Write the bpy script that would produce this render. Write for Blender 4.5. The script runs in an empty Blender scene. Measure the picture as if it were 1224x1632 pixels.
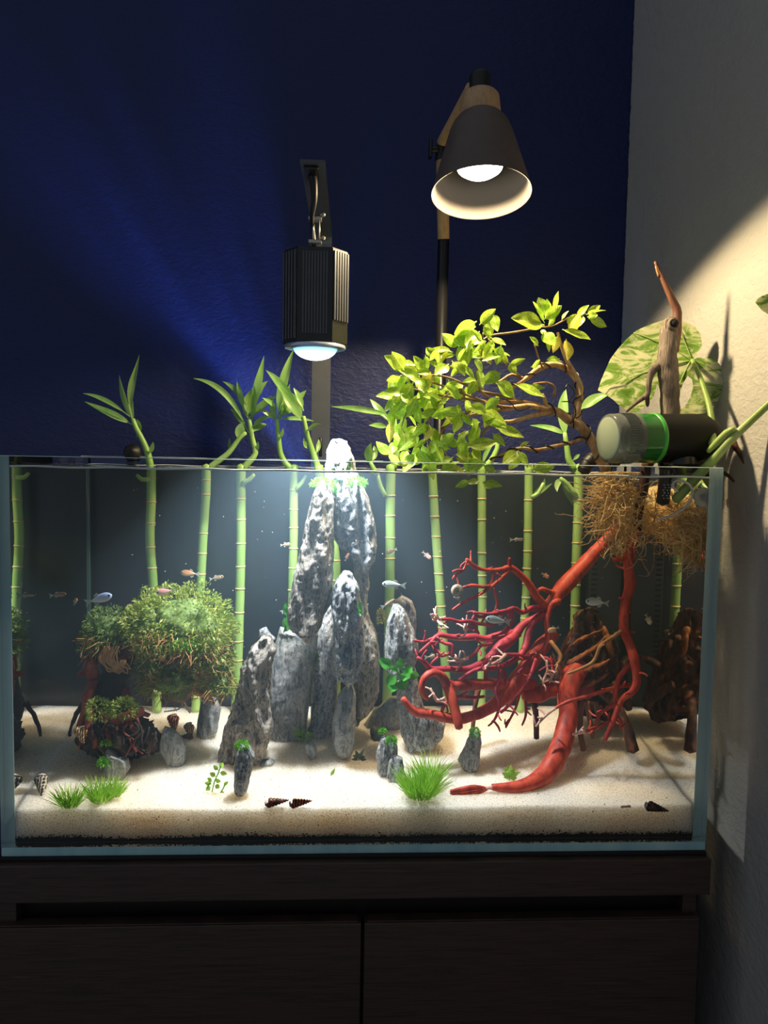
import bpy, bmesh, math, random
from math import sin, cos, pi, radians, sqrt, atan2
from mathutils import Vector, Matrix, noise, geometry

# ------------------------------------------------------------------ camera
random.seed(7)
SC = bpy.context.scene
COL = SC.collection
F_PX, IW, IH = 1226.0, 1224, 1632
CAM = Vector((0.42165, -0.95076, 0.50520))
YAW, PITCH, ROLL = 0.0519, 0.07008, 0.01736
FWD = Vector((sin(YAW)*cos(PITCH), cos(YAW)*cos(PITCH), -sin(PITCH)))
_r = Vector((cos(YAW), -sin(YAW), 0)); _u = _r.cross(FWD)
RIGHT = cos(ROLL)*_r + sin(ROLL)*_u
UP = -sin(ROLL)*_r + cos(ROLL)*_u
cam_data = bpy.data.cameras.new('camera')
cam_data.sensor_fit = 'VERTICAL'; cam_data.sensor_height = 36.0
cam_data.lens = 36.0*F_PX/IH
cam_data.clip_start = 0.02
cam = bpy.data.objects.new('camera', cam_data); COL.objects.link(cam)
cam.matrix_world = Matrix(((RIGHT.x, UP.x, -FWD.x, CAM.x), (RIGHT.y, UP.y, -FWD.y, CAM.y),
                           (RIGHT.z, UP.z, -FWD.z, CAM.z), (0, 0, 0, 1)))
SC.camera = cam

# ------------------------------------------------------------------ world, exposure, lamps' power
SC.view_settings.view_transform = 'Standard'; SC.view_settings.look = 'None'
SC.view_settings.gamma = 1.0; SC.view_settings.use_curve_mapping = False
SC.view_settings.exposure = 0.0
world = bpy.data.worlds.new('room_dusk'); SC.world = world; world.use_nodes = True
world.node_tree.nodes['Background'].inputs[0].default_value = (0.78, 0.86, 1.0, 1)
world.node_tree.nodes['Background'].inputs[1].default_value = 0.22
SC.cycles.max_bounces = 12; SC.cycles.diffuse_bounces = 4; SC.cycles.glossy_bounces = 4
SC.cycles.transmission_bounces = 6; SC.cycles.transparent_max_bounces = 24
SC.cycles.volume_bounces = 0; SC.cycles.caustics_reflective = False; SC.cycles.caustics_refractive = False
SC.cycles.sample_clamp_indirect = 4.0
SC.cycles.use_denoising = True

TW, TH, TD, TG = 0.900, 0.4996, 0.3035, 0.012          # tank: width, height, inner back plane, glass
ZW = 0.4865                                            # water level
WALL_Y, WALL_X, FLOOR_Z = 0.54, 0.955, -0.78

def ray(px, py): return FWD + RIGHT*((px-612)/F_PX) - UP*((py-816)/F_PX)
def at(px, py, Y):                                      # where the view ray through a pixel meets the plane y = Y
    d = ray(px, py); t = (Y-CAM.y)/d.y
    return CAM + d*t
def sand_base(y): return 0.055 + 0.131*(y-TG)
def sand_pt(px, py):                                    # where it meets the sand slope
    d = ray(px, py)
    t = (0.055 + 0.131*(CAM.y-TG) - CAM.z)/(d.z - 0.131*d.y)
    return CAM + d*t
def mpp(Y): return (Y-CAM.y)/F_PX                       # metres per pixel at depth Y

LED_P = at(504, 566, 0.09)                              # the LED lens
BULB_P = at(765, 287, 0.13)                             # the warm bulb
led = bpy.data.lights.new('led_light', 'SPOT'); led.energy = 29; led.color = (0.88, 0.94, 1.0)
led.spot_size = radians(124); led.spot_blend = 1.0; led.shadow_soft_size = 0.016
lo = bpy.data.objects.new('led_light', led); COL.objects.link(lo); lo.location = LED_P - Vector((0, 0, 0.006))
bulb_l = bpy.data.lights.new('bulb_light', 'SPOT'); bulb_l.energy = 21; bulb_l.color = (1.0, 0.77, 0.44)
bulb_l.spot_size = radians(168); bulb_l.spot_blend = 0.15; bulb_l.shadow_soft_size = 0.02
bo = bpy.data.objects.new('bulb_light', bulb_l); COL.objects.link(bo)
LAMP_AX = Vector((0.0, -0.20, -0.96)).normalized()      # way the lamp shade opens
bo.location = BULB_P + LAMP_AX*0.004
bo.rotation_euler = LAMP_AX.to_track_quat('-Z', 'Y').to_euler()
# added spot behind the tank: its streaks imitate LED light off the ripples
rip = bpy.data.lights.new('ripple_stand_in', 'SPOT'); rip.energy = 2.2; rip.color = (0.22, 0.38, 1.0)
rip.spot_size = radians(170); rip.spot_blend = 0.3; rip.shadow_soft_size = 0.012
ro = bpy.data.objects.new('ripple_stand_in', rip); COL.objects.link(ro)
ro.location = Vector((at(478, 740, 0.325).x, 0.328, ZW-0.02)); ro.rotation_euler = (radians(90), 0, 0)
rip.use_nodes = True
def streak_nodes(nt):
    N, L = nt.nodes, nt.links
    em = [n for n in N if n.type == 'EMISSION'][0]
    tc = N.new('ShaderNodeTexCoord'); sep = N.new('ShaderNodeSeparateXYZ'); L.new(tc.outputs['Normal'], sep.inputs[0])
    an = N.new('ShaderNodeMath'); an.operation = 'ARCTAN2'; L.new(sep.outputs[1], an.inputs[0]); L.new(sep.outputs[0], an.inputs[1])
    cb = N.new('ShaderNodeCombineXYZ'); L.new(an.outputs[0], cb.inputs[0])
    m3 = N.new('ShaderNodeMath'); m3.operation = 'MULTIPLY'; m3.inputs[1].default_value = 0.35
    L.new(sep.outputs[2], m3.inputs[0]); L.new(m3.outputs[0], cb.inputs[1])
    nz = N.new('ShaderNodeTexNoise'); nz.inputs['Scale'].default_value = 3.1; nz.inputs['Detail'].default_value = 3.0
    L.new(cb.outputs[0], nz.inputs['Vector'])
    rp = N.new('ShaderNodeValToRGB'); rp.color_ramp.elements[0].position = 0.40; rp.color_ramp.elements[0].color = (0.22, 0.22, 0.22, 1)
    rp.color_ramp.elements[1].position = 0.62; rp.color_ramp.elements[1].color = (2.6, 2.6, 2.6, 1)
    L.new(nz.outputs['Fac'], rp.inputs[0])
    wn = N.new('ShaderNodeValToRGB'); cr = wn.color_ramp; cr.interpolation = 'EASE'
    mr = N.new('ShaderNodeMapRange'); mr.inputs['From Min'].default_value = 0.0; mr.inputs['From Max'].default_value = pi; L.new(an.outputs[0], mr.inputs[0])
    for p_ in (0.2, 0.4): cr.elements.new(p_)
    for e, (p_, v_) in zip(cr.elements, ((0.42, .08), (0.58, .5), (0.70, 1.0), (0.84, .08))): e.position = p_; e.color = (v_, v_, v_, 1)
    L.new(mr.outputs[0], wn.inputs[0])
    mm = N.new('ShaderNodeMath'); mm.operation = 'MULTIPLY'; L.new(rp.outputs[0], mm.inputs[0]); L.new(wn.outputs[0], mm.inputs[1]); az = N.new('ShaderNodeMath'); az.operation = 'ABSOLUTE'; L.new(sep.outputs[2], az.inputs[0])
    pw = N.new('ShaderNodeMath'); pw.operation = 'POWER'; pw.inputs[1].default_value = -1.5; mxz = N.new('ShaderNodeMath'); mxz.operation = 'MAXIMUM'; mxz.inputs[1].default_value = 0.12
    L.new(az.outputs[0], mxz.inputs[0]); L.new(mxz.outputs[0], pw.inputs[0]); m4 = N.new('ShaderNodeMath'); m4.operation = 'MULTIPLY'; L.new(mm.outputs[0], m4.inputs[0]); L.new(pw.outputs[0], m4.inputs[1]); L.new(m4.outputs[0], em.inputs['Strength'])
streak_nodes(rip.node_tree)

# ------------------------------------------------------------------ materials
def rgb(h):
    h = h.lstrip('#'); out = []
    for i in (0, 2, 4):
        c = int(h[i:i+2], 16)/255; out.append(c/12.92 if c <= 0.04045 else ((c+0.055)/1.055)**2.4)
    return (*out, 1)
def ramp(nt, stops):
    r = nt.nodes.new('ShaderNodeValToRGB'); cr = r.color_ramp
    while len(cr.elements) < len(stops): cr.elements.new(0.5)
    for e, (p, c) in zip(cr.elements, stops):
        e.position = p; e.color = rgb(c) if isinstance(c, str) else c
    return r
def coords(nt, scale, kind='Object'):
    tc = nt.nodes.new('ShaderNodeTexCoord'); mp = nt.nodes.new('ShaderNodeMapping')
    mp.inputs['Scale'].default_value = scale; nt.links.new(tc.outputs[kind], mp.inputs['Vector'])
    return mp.outputs[0]
def tex(nt, vec, scale, detail=4, kind='Noise', rough=0.55, dist=0.0):
    n = nt.nodes.new('ShaderNodeTexNoise'); n.inputs['Scale'].default_value = scale
    n.inputs['Detail'].default_value = detail; n.inputs['Roughness'].default_value = rough
    n.inputs['Distortion'].default_value = dist
    if vec is not None: nt.links.new(vec, n.inputs['Vector'])
    return n.outputs['Fac']
def mat(name, stops, scale=8, stretch=(1, 1, 1), rough=0.6, metal=0.0, bump=0.0, bump_scale=None, bdist=0.002,
        detail=4, spec=0.5, sss=0.0, sss_r=(0.01, 0.008, 0.006), translucent=0.0, per_object=0.0, dist=0.0):
    m = bpy.data.materials.new(name); m.use_nodes = True; nt = m.node_tree; N, L = nt.nodes, nt.links
    b = N['Principled BSDF']; b.inputs['Roughness'].default_value = rough; b.inputs['Metallic'].default_value = metal
    b.inputs['Specular IOR Level'].default_value = spec
    if isinstance(stops, str): stops = [(0.0, stops), (1.0, stops)]
    vec = coords(nt, stretch)
    fac = tex(nt, vec, scale, detail, dist=dist)
    r = ramp(nt, stops); L.new(fac, r.inputs[0]); colour = r.outputs[0]
    if per_object:
        oi = N.new('ShaderNodeObjectInfo'); hs = N.new('ShaderNodeHueSaturation')
        mr = N.new('ShaderNodeMapRange'); mr.inputs['To Min'].default_value = 1-per_object; mr.inputs['To Max'].default_value = 1+per_object
        L.new(oi.outputs['Random'], mr.inputs[0]); L.new(mr.outputs[0], hs.inputs['Value'])
        mh = N.new('ShaderNodeMapRange'); mh.inputs['To Min'].default_value = 0.5-per_object*0.06; mh.inputs['To Max'].default_value = 0.5+per_object*0.06
        L.new(oi.outputs['Random'], mh.inputs[0]); L.new(mh.outputs[0], hs.inputs['Hue'])
        L.new(colour, hs.inputs['Color']); colour = hs.outputs[0]
    L.new(colour, b.inputs['Base Color'])
    if sss:
        b.inputs['Subsurface Weight'].default_value = sss; b.inputs['Subsurface Radius'].default_value = sss_r
        b.inputs['Subsurface Scale'].default_value = 1.0
    if bump:
        h = tex(nt, coords(nt, stretch), bump_scale or scale*3, 6, rough=0.6)
        bm = N.new('ShaderNodeBump'); bm.inputs['Strength'].default_value = bump; bm.inputs['Distance'].default_value = bdist
        L.new(h, bm.inputs['Height']); L.new(bm.outputs[0], b.inputs['Normal'])
    if translucent:
        tr = N.new('ShaderNodeBsdfTranslucent'); L.new(colour, tr.inputs[0])
        mx = N.new('ShaderNodeMixShader'); mx.inputs[0].default_value = translucent
        L.new(b.outputs[0], mx.inputs[1]); L.new(tr.outputs[0], mx.inputs[2]); L.new(mx.outputs[0], N['Material Output'].inputs[0])
    return m
def clear_mat(name, ior, tint=(0.97, 0.99, 0.985), rough=0.0, boost=1.0):
    m = bpy.data.materials.new(name); m.use_nodes = True; nt = m.node_tree; N, L = nt.nodes, nt.links
    N.remove(N['Principled BSDF'])
    fr = N.new('ShaderNodeFresnel'); fr.inputs[0].default_value = ior
    t = N.new('ShaderNodeBsdfTransparent'); t.inputs[0].default_value = (*tint, 1)
    g = N.new('ShaderNodeBsdfGlossy'); g.inputs['Roughness'].default_value = rough; g.inputs[0].default_value = (0.95, 0.97, 0.97, 1)
    mx = N.new('ShaderNodeMixShader'); fac = fr.outputs[0]
    if boost != 1.0:
        mm = N.new('ShaderNodeMath'); mm.operation = 'MULTIPLY'; mm.inputs[1].default_value = boost; L.new(fac, mm.inputs[0]); fac = mm.outputs[0]
    L.new(fac, mx.inputs[0]); L.new(t.outputs[0], mx.inputs[1]); L.new(g.outputs[0], mx.inputs[2])
    L.new(mx.outputs[0], N['Material Output'].inputs[0])
    return m
def glow_mat(name, colour, strength):
    m = bpy.data.materials.new(name); m.use_nodes = True; nt = m.node_tree; b = nt.nodes['Principled BSDF']
    b.inputs['Base Color'].default_value = colour; b.inputs['Emission Color'].default_value = colour
    b.inputs['Emission Strength'].default_value = strength
    return m

# ------------------------------------------------------------------ building helpers
WLOC = {}
def tag(o, label=None, cat=None, group=None, kind=None):
    if label: o['label'] = label
    if cat: o['category'] = cat
    if group: o['group'] = group
    if kind: o['kind'] = kind
    return o
def thing(name, label, cat, loc, group=None):
    o = bpy.data.objects.new(name, None); COL.objects.link(o); o.location = loc; o.empty_display_size = 0.02
    WLOC[o] = Vector(loc); return tag(o, label, cat, group)
def mk(name, vf, m, parent=None, smooth=True, loc=None, label=None, kind=None):
    """link one mesh; vf is (verts, faces) in world space. Under a parent it takes the parent's frame."""
    verts, faces = vf
    base = WLOC[parent] if parent is not None else Vector(loc if loc is not None else (0, 0, 0))
    me = bpy.data.meshes.new(name)
    me.from_pydata([(v[0]-base.x, v[1]-base.y, v[2]-base.z) for v in verts], [], faces)
    if smooth: me.polygons.foreach_set('use_smooth', [True]*len(me.polygons))
    me.materials.append(m); me.update()
    o = bpy.data.objects.new(name, me); COL.objects.link(o)
    if parent is not None: o.parent = parent
    else: o.location = base
    WLOC[o] = base
    return tag(o, label, None, None, kind)
def join(*parts):
    V, Fc = [], []
    for v, f in parts:
        n = len(V); V.extend(v); Fc.extend([tuple(i+n for i in q) for q in f])
    return V, Fc
def box(x0, x1, y0, y1, z0, z1):
    v = [(x, y, z) for x in (x0, x1) for y in (y0, y1) for z in (z0, z1)]
    f = [(0, 1, 3, 2), (4, 6, 7, 5), (0, 4, 5, 1), (2, 3, 7, 6), (0, 2, 6, 4), (1, 5, 7, 3)]
    return v, f
def bbox(x0, x1, y0, y1, z0, z1, b=0.002, seg=2):       # bevelled box
    bm = bmesh.new(); v, f = box(x0, x1, y0, y1, z0, z1)
    vs = [bm.verts.new(p) for p in v]
    for q in f: bm.faces.new([vs[i] for i in q])
    bmesh.ops.recalc_face_normals(bm, faces=bm.faces)
    bmesh.ops.bevel(bm, geom=list(bm.edges), offset=b, segments=seg, affect='EDGES', profile=0.5)
    return from_bm(bm)
def from_bm(bm):
    bm.verts.index_update(); V = [tuple(v.co) for v in bm.verts]; Fc = [tuple(v.index for v in f.verts) for f in bm.faces]
    bm.free(); return V, Fc
def frame_of(t):
    t = t.normalized(); a = Vector((0, 0, 1)) if abs(t.z) < 0.9 else Vector((1, 0, 0))
    n = t.cross(a).normalized(); return n, t.cross(n)
def smooth_path(pts, rad, step):
    """Catmull-Rom through pts, radii interpolated"""
    P = [Vector(p) for p in pts]
    if len(P) == 2: P = [P[0], (P[0]+P[1])/2, P[1]]; rad = [rad[0], (rad[0]+rad[1])/2, rad[1]]
    Q, Rr = [], []
    for i in range(len(P)-1):
        p0, p1, p2, p3 = P[max(i-1, 0)], P[i], P[i+1], P[min(i+2, len(P)-1)]
        n = max(2, min(14, int((p2-p1).length/step)))
        for k in range(n):
            t = k/n
            Q.append(0.5*((2*p1)+(p2-p0)*t+(2*p0-5*p1+4*p2-p3)*t*t+(3*p1-p0-3*p2+p3)*t**3)); Rr.append(rad[i]+(rad[i+1]-rad[i])*t)
    Q.append(P[-1]); Rr.append(rad[-1]); return Q, Rr
def tube(pts, rad, seg=8, step=0.006, wob=0.0, wf=60, smoothed=True, cap=True, flat=1.0):
    if not isinstance(rad, (list, tuple)): rad = [rad]*len(pts)
    Q, Rr = smooth_path(pts, list(rad), step) if smoothed else ([Vector(p) for p in pts], list(rad))
    V, Fc = [], []; nprev = None
    for i, p in enumerate(Q):
        t = (Q[min(i+1, len(Q)-1)]-Q[max(i-1, 0)])
        if t.length < 1e-9: t = Vector((0, 0, 1))
        t.normalize()
        if nprev is None: n, b = frame_of(t)
        else:
            n = nprev - t*nprev.dot(t); n.normalize(); b = t.cross(n)
        nprev = n
        for k in range(seg):
            a = 2*pi*k/seg; d = n*cos(a)+b*(sin(a)*flat); r = Rr[i]
            if wob: r *= 1 + wob*noise.noise((p+d*0.01)*wf)
            V.append(tuple(p+d*r))
    m = len(Q)
    for i in range(m-1):
        for k in range(seg):
            k2 = (k+1) % seg; Fc.append((i*seg+k, i*seg+k2, (i+1)*seg+k2, (i+1)*seg+k))
    if cap:
        for i, s in ((0, -1), (m-1, 1)):
            t = (Q[1]-Q[0]) if s < 0 else (Q[-1]-Q[-2]); t.normalize()
            V.append(tuple(Q[i]+t*(s*Rr[i]*0.45))); c = len(V)-1
            for k in range(seg):
                k2 = (k+1) % seg; Fc.append((c, i*seg+k2, i*seg+k) if s < 0 else (c, i*seg+k, i*seg+k2))
    return V, Fc
def lathe(prof, origin, axis, seg=32, ends=True):
    """profile (r, h) turned about axis through origin"""
    axis = Vector(axis).normalized(); n, b = frame_of(axis); o = Vector(origin); V, Fc = [], []
    for r, h in prof:
        for k in range(seg):
            a = 2*pi*k/seg; V.append(tuple(o+axis*h+(n*cos(a)+b*sin(a))*r))
    for i in range(len(prof)-1):
        for k in range(seg):
            k2 = (k+1) % seg; Fc.append((i*seg+k, i*seg+k2, (i+1)*seg+k2, (i+1)*seg+k))
    if ends:
        for i in (0, len(prof)-1):
            if prof[i][0] > 1e-5: Fc.append(tuple(range(i*seg, i*seg+seg)))
    return V, Fc
def disp(vf, amp, freq, seed=0.0, stretch=(1, 1, 1)):
    """push vertices in and out by noise, for crusts and bark"""
    V, Fc = vf; out = []
    for v in V:
        q = Vector((v[0]*stretch[0], v[1]*stretch[1], v[2]*stretch[2]))*freq+Vector((seed, seed*1.7, -seed))
        d = noise.noise_vector(q); out.append((v[0]+d.x*amp, v[1]+d.y*amp, v[2]+d.z*amp))
    return out, Fc
# ------------------------------------------------------------------ the room
def plaster(name, colour, ragged=False):
    m = bpy.data.materials.new(name); m.use_nodes = True; nt = m.node_tree; N, L = nt.nodes, nt.links
    b = N['Principled BSDF']; b.inputs['Roughness'].default_value = 0.55; b.inputs['Specular IOR Level'].default_value = 0.35
    b.inputs['Base Color'].default_value = rgb(colour)
    h1 = tex(nt, coords(nt, (1, 1, 1.7)), 75, 3, dist=0.6); h2 = tex(nt, coords(nt, (1, 1, 1)), 14, 2)
    ad = N.new('ShaderNodeMath'); L.new(h1, ad.inputs[0]); L.new(h2, ad.inputs[1])
    bm = N.new('ShaderNodeBump'); bm.inputs['Strength'].default_value = 0.55; bm.inputs['Distance'].default_value = 0.004
    L.new(ad.outputs[0], bm.inputs['Height']); L.new(bm.outputs[0], b.inputs['Normal'])
    if ragged:                                           # the navy paint runs a few uneven millimetres round the corner
        tc = N.new('ShaderNodeTexCoord'); sp = N.new('ShaderNodeSeparateXYZ'); L.new(tc.outputs['Object'], sp.inputs[0])
        ed = tex(nt, coords(nt, (1, 0.02, 1)), 55, 4, rough=0.7)
        mu = N.new('ShaderNodeMath'); mu.operation = 'MULTIPLY_ADD'; mu.inputs[1].default_value = -0.016; mu.inputs[2].default_value = 0.005+WALL_Y
        L.new(ed, mu.inputs[0])
        gt = N.new('ShaderNodeMath'); gt.operation = 'GREATER_THAN'; L.new(sp.outputs[1], gt.inputs[0]); L.new(mu.outputs[0], gt.inputs[1])
        mx = N.new('ShaderNodeMix'); mx.data_type = 'RGBA'; mx.inputs[6].default_value = rgb(colour); mx.inputs[7].default_value = rgb('#1b2654')
        L.new(gt.outputs[0], mx.inputs[0]); L.new(mx.outputs[2], b.inputs['Base Color'])
    return m
M_NAVY = plaster('navy_paint', '#1b2654'); M_WHITE = plaster('white_plaster', '#b3b0a9', True)
for nm, vf, m in (('wall_back', box(-1.6, WALL_X+0.1, WALL_Y, WALL_Y+0.1, FLOOR_Z, 1.9), M_NAVY),
                  ('wall_right', box(WALL_X, WALL_X+0.1, -1.5, WALL_Y, FLOOR_Z, 1.9), M_WHITE),
                  ('floor', box(-1.6, WALL_X+0.1, -1.5, WALL_Y+0.1, FLOOR_Z-0.05, FLOOR_Z),
                   mat('grey_floor', [(0.3, '#4c4e4d'), (0.7, '#62645f')], 3, (1, 12, 1), rough=0.5, bump=0.2))):
    mk(nm, vf, m, smooth=False)['kind'] = 'structure'

# ------------------------------------------------------------------ cabinet
M_WOOD = mat('dark_walnut_foil', [(0.25, '#291c17'), (0.5, '#43332d'), (0.62, '#30241f'), (0.8, '#57463e')], 9, (0.9, 1, 22), rough=0.42, bump=0.25, bump_scale=30, bdist=0.0006, dist=0.3)
M_DARK = mat('dark_recess_board', [(0.3, '#17130f'), (0.7, '#1f1a17')], 6, (1, 1, 14), rough=0.6)
M_BLACKMAT = mat('black_foam_mat', [(0.3, '#0c0c0d'), (0.7, '#151516')], 200, rough=0.8, bump=0.3)
CF = -0.014                                             # cabinet front
cab = thing('aquarium_cabinet', 'dark brown wood-grain cabinet standing under the aquarium', 'cabinet', (0.45, 0.15, FLOOR_Z))
ztop = -0.0045; CB = 0.30
zt = lambda px, py, Y=CF: at(px, py, Y).z
z1 = zt(560, 1434); z2 = zt(560, 1472); z3 = FLOOR_Z+0.07
xl, xr = -0.012, 0.902
mk('top_rail', bbox(xl, xr, CF, CB, z1, ztop, 0.0015), M_WOOD, cab, False)
mk('recess_panel', box(xl+0.03, xr-0.03, CF+0.035, CB, z2-0.02, z1), M_DARK, cab, False)
for x0, x1 in ((xl+0.006, xl+0.03), (xr-0.03, xr-0.012)):
    mk('side_post', bbox(x0, x1, CF+0.012, CB, z2-0.02, z1, 0.001), M_WOOD, cab, False)
mk('carcass', box(xl+0.012, xr-0.02, CF+0.02, CB, z3-0.02, z2-0.02), M_DARK, cab, False)
xm = at(577, 1550, CF).x
for x0, x1 in ((xl+0.006, xm-0.002), (xm+0.002, xr-0.012)):
    d = mk('door', bbox(x0, x1, CF, CF+0.018, z3, z2, 0.0012), M_WOOD, cab, False)
    mk('finger_rail', bbox(x0+0.004, x1-0.004, CF+0.003, CF+0.02, z2-0.004, z2+0.0012, 0.0008), M_WOOD, d, False)
mk('plinth', box(xl+0.03, xr-0.03, CF+0.05, CB-0.02, FLOOR_Z, z3-0.02), M_DARK, cab, False)
tag(mk('foam_mat', bbox(-0.004, 0.900, -0.004, 0.32, -0.0045, 0.0, 0.001), M_BLACKMAT, None, False, (0.45, 0.15, -0.0045)),
    'thin black foam mat under the glass tank, on the cabinet', 'mat')
# the grey slats that show past the cabinet's left edge
M_GREY = mat('grey_plastic', '#9a9d9a', rough=0.5)
cr = thing('slatted_crate', 'pale grey slatted crate just peeping out left of the dark cabinet', 'crate', (-0.16, 0.40, FLOOR_Z))
zc = at(3, 1588, 0.35).z
mk('crate_body', box(-0.30, -0.055, 0.36, 0.50, FLOOR_Z, zc-0.01), mat('dark_grey_plastic', '#33373a', rough=0.6), cr, False)
k = 0; z = zc
while z > FLOOR_Z+0.03:
    mk('slat', bbox(-0.30, -0.05, 0.35, 0.358, z-0.016, z, 0.002, 1), M_GREY, cr, False); z -= 0.026

# ------------------------------------------------------------------ aquarium glass and water
M_GLASS = clear_mat('clear_glass', 1.18, (0.985, 0.995, 0.99))
M_TIR = clear_mat('glass_behind_water', 0.76, (0.9, 0.95, 0.93))       # seen from the water side: total reflection at a slant
M_EDGE = mat('green_glass_edge', [(0.3, '#84b6c6'), (0.7, '#a9d3d6')], 30, (1, 1, 0.15), rough=0.15, sss=0.4, sss_r=(0.01, 0.02, 0.025))
M_FILM = mat('black_back_film', [(0.35, '#0a0e13'), (0.65, '#10161d')], 40, (1, 1, 0.06), rough=0.35)
M_SEAM = mat('teal_silicone_seam', '#3c6064', rough=0.3)
tank = thing('aquarium', 'large rimless glass aquarium full of water and planted scenery on the cabinet', 'aquarium', (0.45, 0.15, 0.0))
mk('front_pane', box(0.0, TW, 0.0, TG, TG, TH), M_GLASS, tank, False)
bk = mk('back_pane', box(TG, TW-TG, TD, TD+TG, TG, TH), M_GLASS, tank, False)
mk('back_film', box(0.0, TW, TD+TG+0.0005, TD+TG+0.002, 0.0, ZW-0.004), M_FILM, tank, False)
mk('bottom_pane', bbox(0.0, TW, 0.0, TD+TG, 0.0, TG-0.0004, 0.0008, 1), M_EDGE, tank, False)
for nm, x0, x1, xi in (('left_pane', 0.0, TG, TG), ('right_pane', TW-TG, TW, TW-TG)):
    V = box(x0, x1, TG+0.0006, TD+TG, TG, TH)[0]; yb, ye = TG+0.0006, TD+TG
    o = mk(nm, box(x0, x1, yb+0.0006, ye, TG, TH), M_GLASS, tank, False)
    # inner face: wet part mirrors, dry part is plain
    me = o.data; me.materials.append(M_TIR); bm = bmesh.new(); bm.from_mesh(me)
    bx = 0.0 if False else xi-0.45
    bmesh.ops.recalc_face_normals(bm, faces=bm.faces)
    bmesh.ops.bisect_plane(bm, geom=list(bm.verts)+list(bm.edges)+list(bm.faces), plane_co=(0, 0, ZW), plane_no=(0, 0, 1))
    for f in bm.faces:
        c = f.calc_center_median()
        if abs(c.x-bx) < 1e-4 and c.z < ZW: f.material_index = 1
    bm.to_mesh(me); bm.free()
    mk('polished_edge', box(x0, x1, yb-0.0002, yb+0.0004, TG, TH), M_EDGE, o, False)
    xs = x0 if x0 > 0.1 else x1
    if x0 < 0.1: mk('silicone_seam', tube([(xs, TD-0.002, TG), (xs, TD-0.002, ZW)], 0.0032, 6, smoothed=False), M_SEAM, o)
M_RIM = mat('polished_rim', '#cfe6e2', rough=0.08)
for y in (0.0006, TD+0.001):
    mk('rim_edge', bbox(0.0, TW, y, y+TG-0.002, TH, TH+0.0009, 0.0004, 1), M_RIM, tank, False)

# water: scattering body, mirror-like surface, and pale tubes painting the bright refracted line at the meniscus
mw = bpy.data.materials.new('hazy_water'); mw.use_nodes = True; nt = mw.node_tree
nt.nodes.remove(nt.nodes['Principled BSDF'])
vs = nt.nodes.new('ShaderNodeVolumeScatter'); vs.inputs['Color'].default_value = (0.52, 0.78, 1.0, 1); vs.inputs['Density'].default_value = 0.48
vs.inputs['Anisotropy'].default_value = 0.25
nt.links.new(vs.outputs[0], nt.nodes['Material Output'].inputs['Volume'])
water = thing('water', 'clear slightly hazy water filling the aquarium up to just below the rim', 'water', (0.45, 0.15, TG))
water['kind'] = 'stuff'
mk('water_body', box(TG+0.0004, TW-TG-0.0004, TG+0.0004, TD-0.0004, TG+0.001, ZW-0.0002), mw, water, False)
M_SURF = clear_mat('water_surface', 1.33, (1, 1, 1), 0.02, 0.9)
gx, gy = 90, 34; V = []; Fc = []
for j in range(gy+1):
    for i in range(gx+1):
        x = TG+0.0005+(TW-2*TG-0.001)*i/gx; y = TG+0.0005+(TD-TG-0.001)*j/gy
        V.append((x, y, ZW+0.0007*noise.noise(Vector((x*22, y*22, 0)))))
for j in range(gy):
    for i in range(gx): a = j*(gx+1)+i; Fc.append((a, a+1, a+gx+2, a+gx+1))
mk('water_surface', (V, Fc), M_SURF, water)
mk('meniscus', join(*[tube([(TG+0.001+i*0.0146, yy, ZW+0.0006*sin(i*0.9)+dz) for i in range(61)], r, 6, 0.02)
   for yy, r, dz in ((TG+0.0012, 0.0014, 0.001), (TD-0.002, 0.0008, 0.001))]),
   mat('painted_meniscus_light', '#d9dedb', rough=0.12), water)

# ------------------------------------------------------------------ sand and black soil
def sand_z(x, y):
    q = Vector((x, y, 0))
    edge = 0.0045*noise.noise(Vector((x*5.0, 3.1, 0)))
    hump = 0.0045*noise.noise(q*11)+0.0012*noise.noise(q*34+Vector((5, 2, 1)))
    groove = 0.0
    return sand_base(y)+edge*max(0, 1-(y-TG)/0.12)+hump*min(1, (y-TG)/0.02)+groove
M_SAND = bpy.data.materials.new('pale_sand'); M_SAND.use_nodes = True
def sand_nodes(nt):
    N, L = nt.nodes, nt.links; b = N['Principled BSDF']; b.inputs['Roughness'].default_value = 0.9; b.inputs['Specular IOR Level'].default_value = 0.2
    g = tex(nt, coords(nt, (1, 1, 1)), 620, 2); r1 = ramp(nt, [(0.33, '#aca193'), (0.42, '#e4ddd2'), (0.6, '#f4efe7'), (0.75, '#fdfaf4')]); L.new(g, r1.inputs[0])
    p = tex(nt, coords(nt, (1, 1, 1)), 9, 4); r2 = ramp(nt, [(0.35, '#f5ebda'), (0.6, '#fdf8ee')]); L.new(p, r2.inputs[0])
    mx = N.new('ShaderNodeMix'); mx.data_type = 'RGBA'; mx.blend_type = 'MULTIPLY'; mx.inputs[0].default_value = 1.0
    L.new(r1.outputs[0], mx.inputs[6]); L.new(r2.outputs[0], mx.inputs[7]); L.new(mx.outputs[2], b.inputs['Base Color'])
    b.inputs['Subsurface Weight'].default_value = 0.9; b.inputs['Subsurface Radius'].default_value = (0.06, 0.055, 0.05); b.inputs['Subsurface Scale'].default_value = 1.0
    bm = N.new('ShaderNodeBump'); bm.inputs['Strength'].default_value = 0.35; bm.inputs['Distance'].default_value = 0.0012
    L.new(g, bm.inputs['Height']); L.new(bm.outputs[0], b.inputs['Normal'])
sand_nodes(M_SAND.node_tree)
gx, gy = 240, 90; x0, x1, y0, y1 = TG+0.0012, TW-TG-0.0012, TG+0.0012, TD-0.0012
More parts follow.
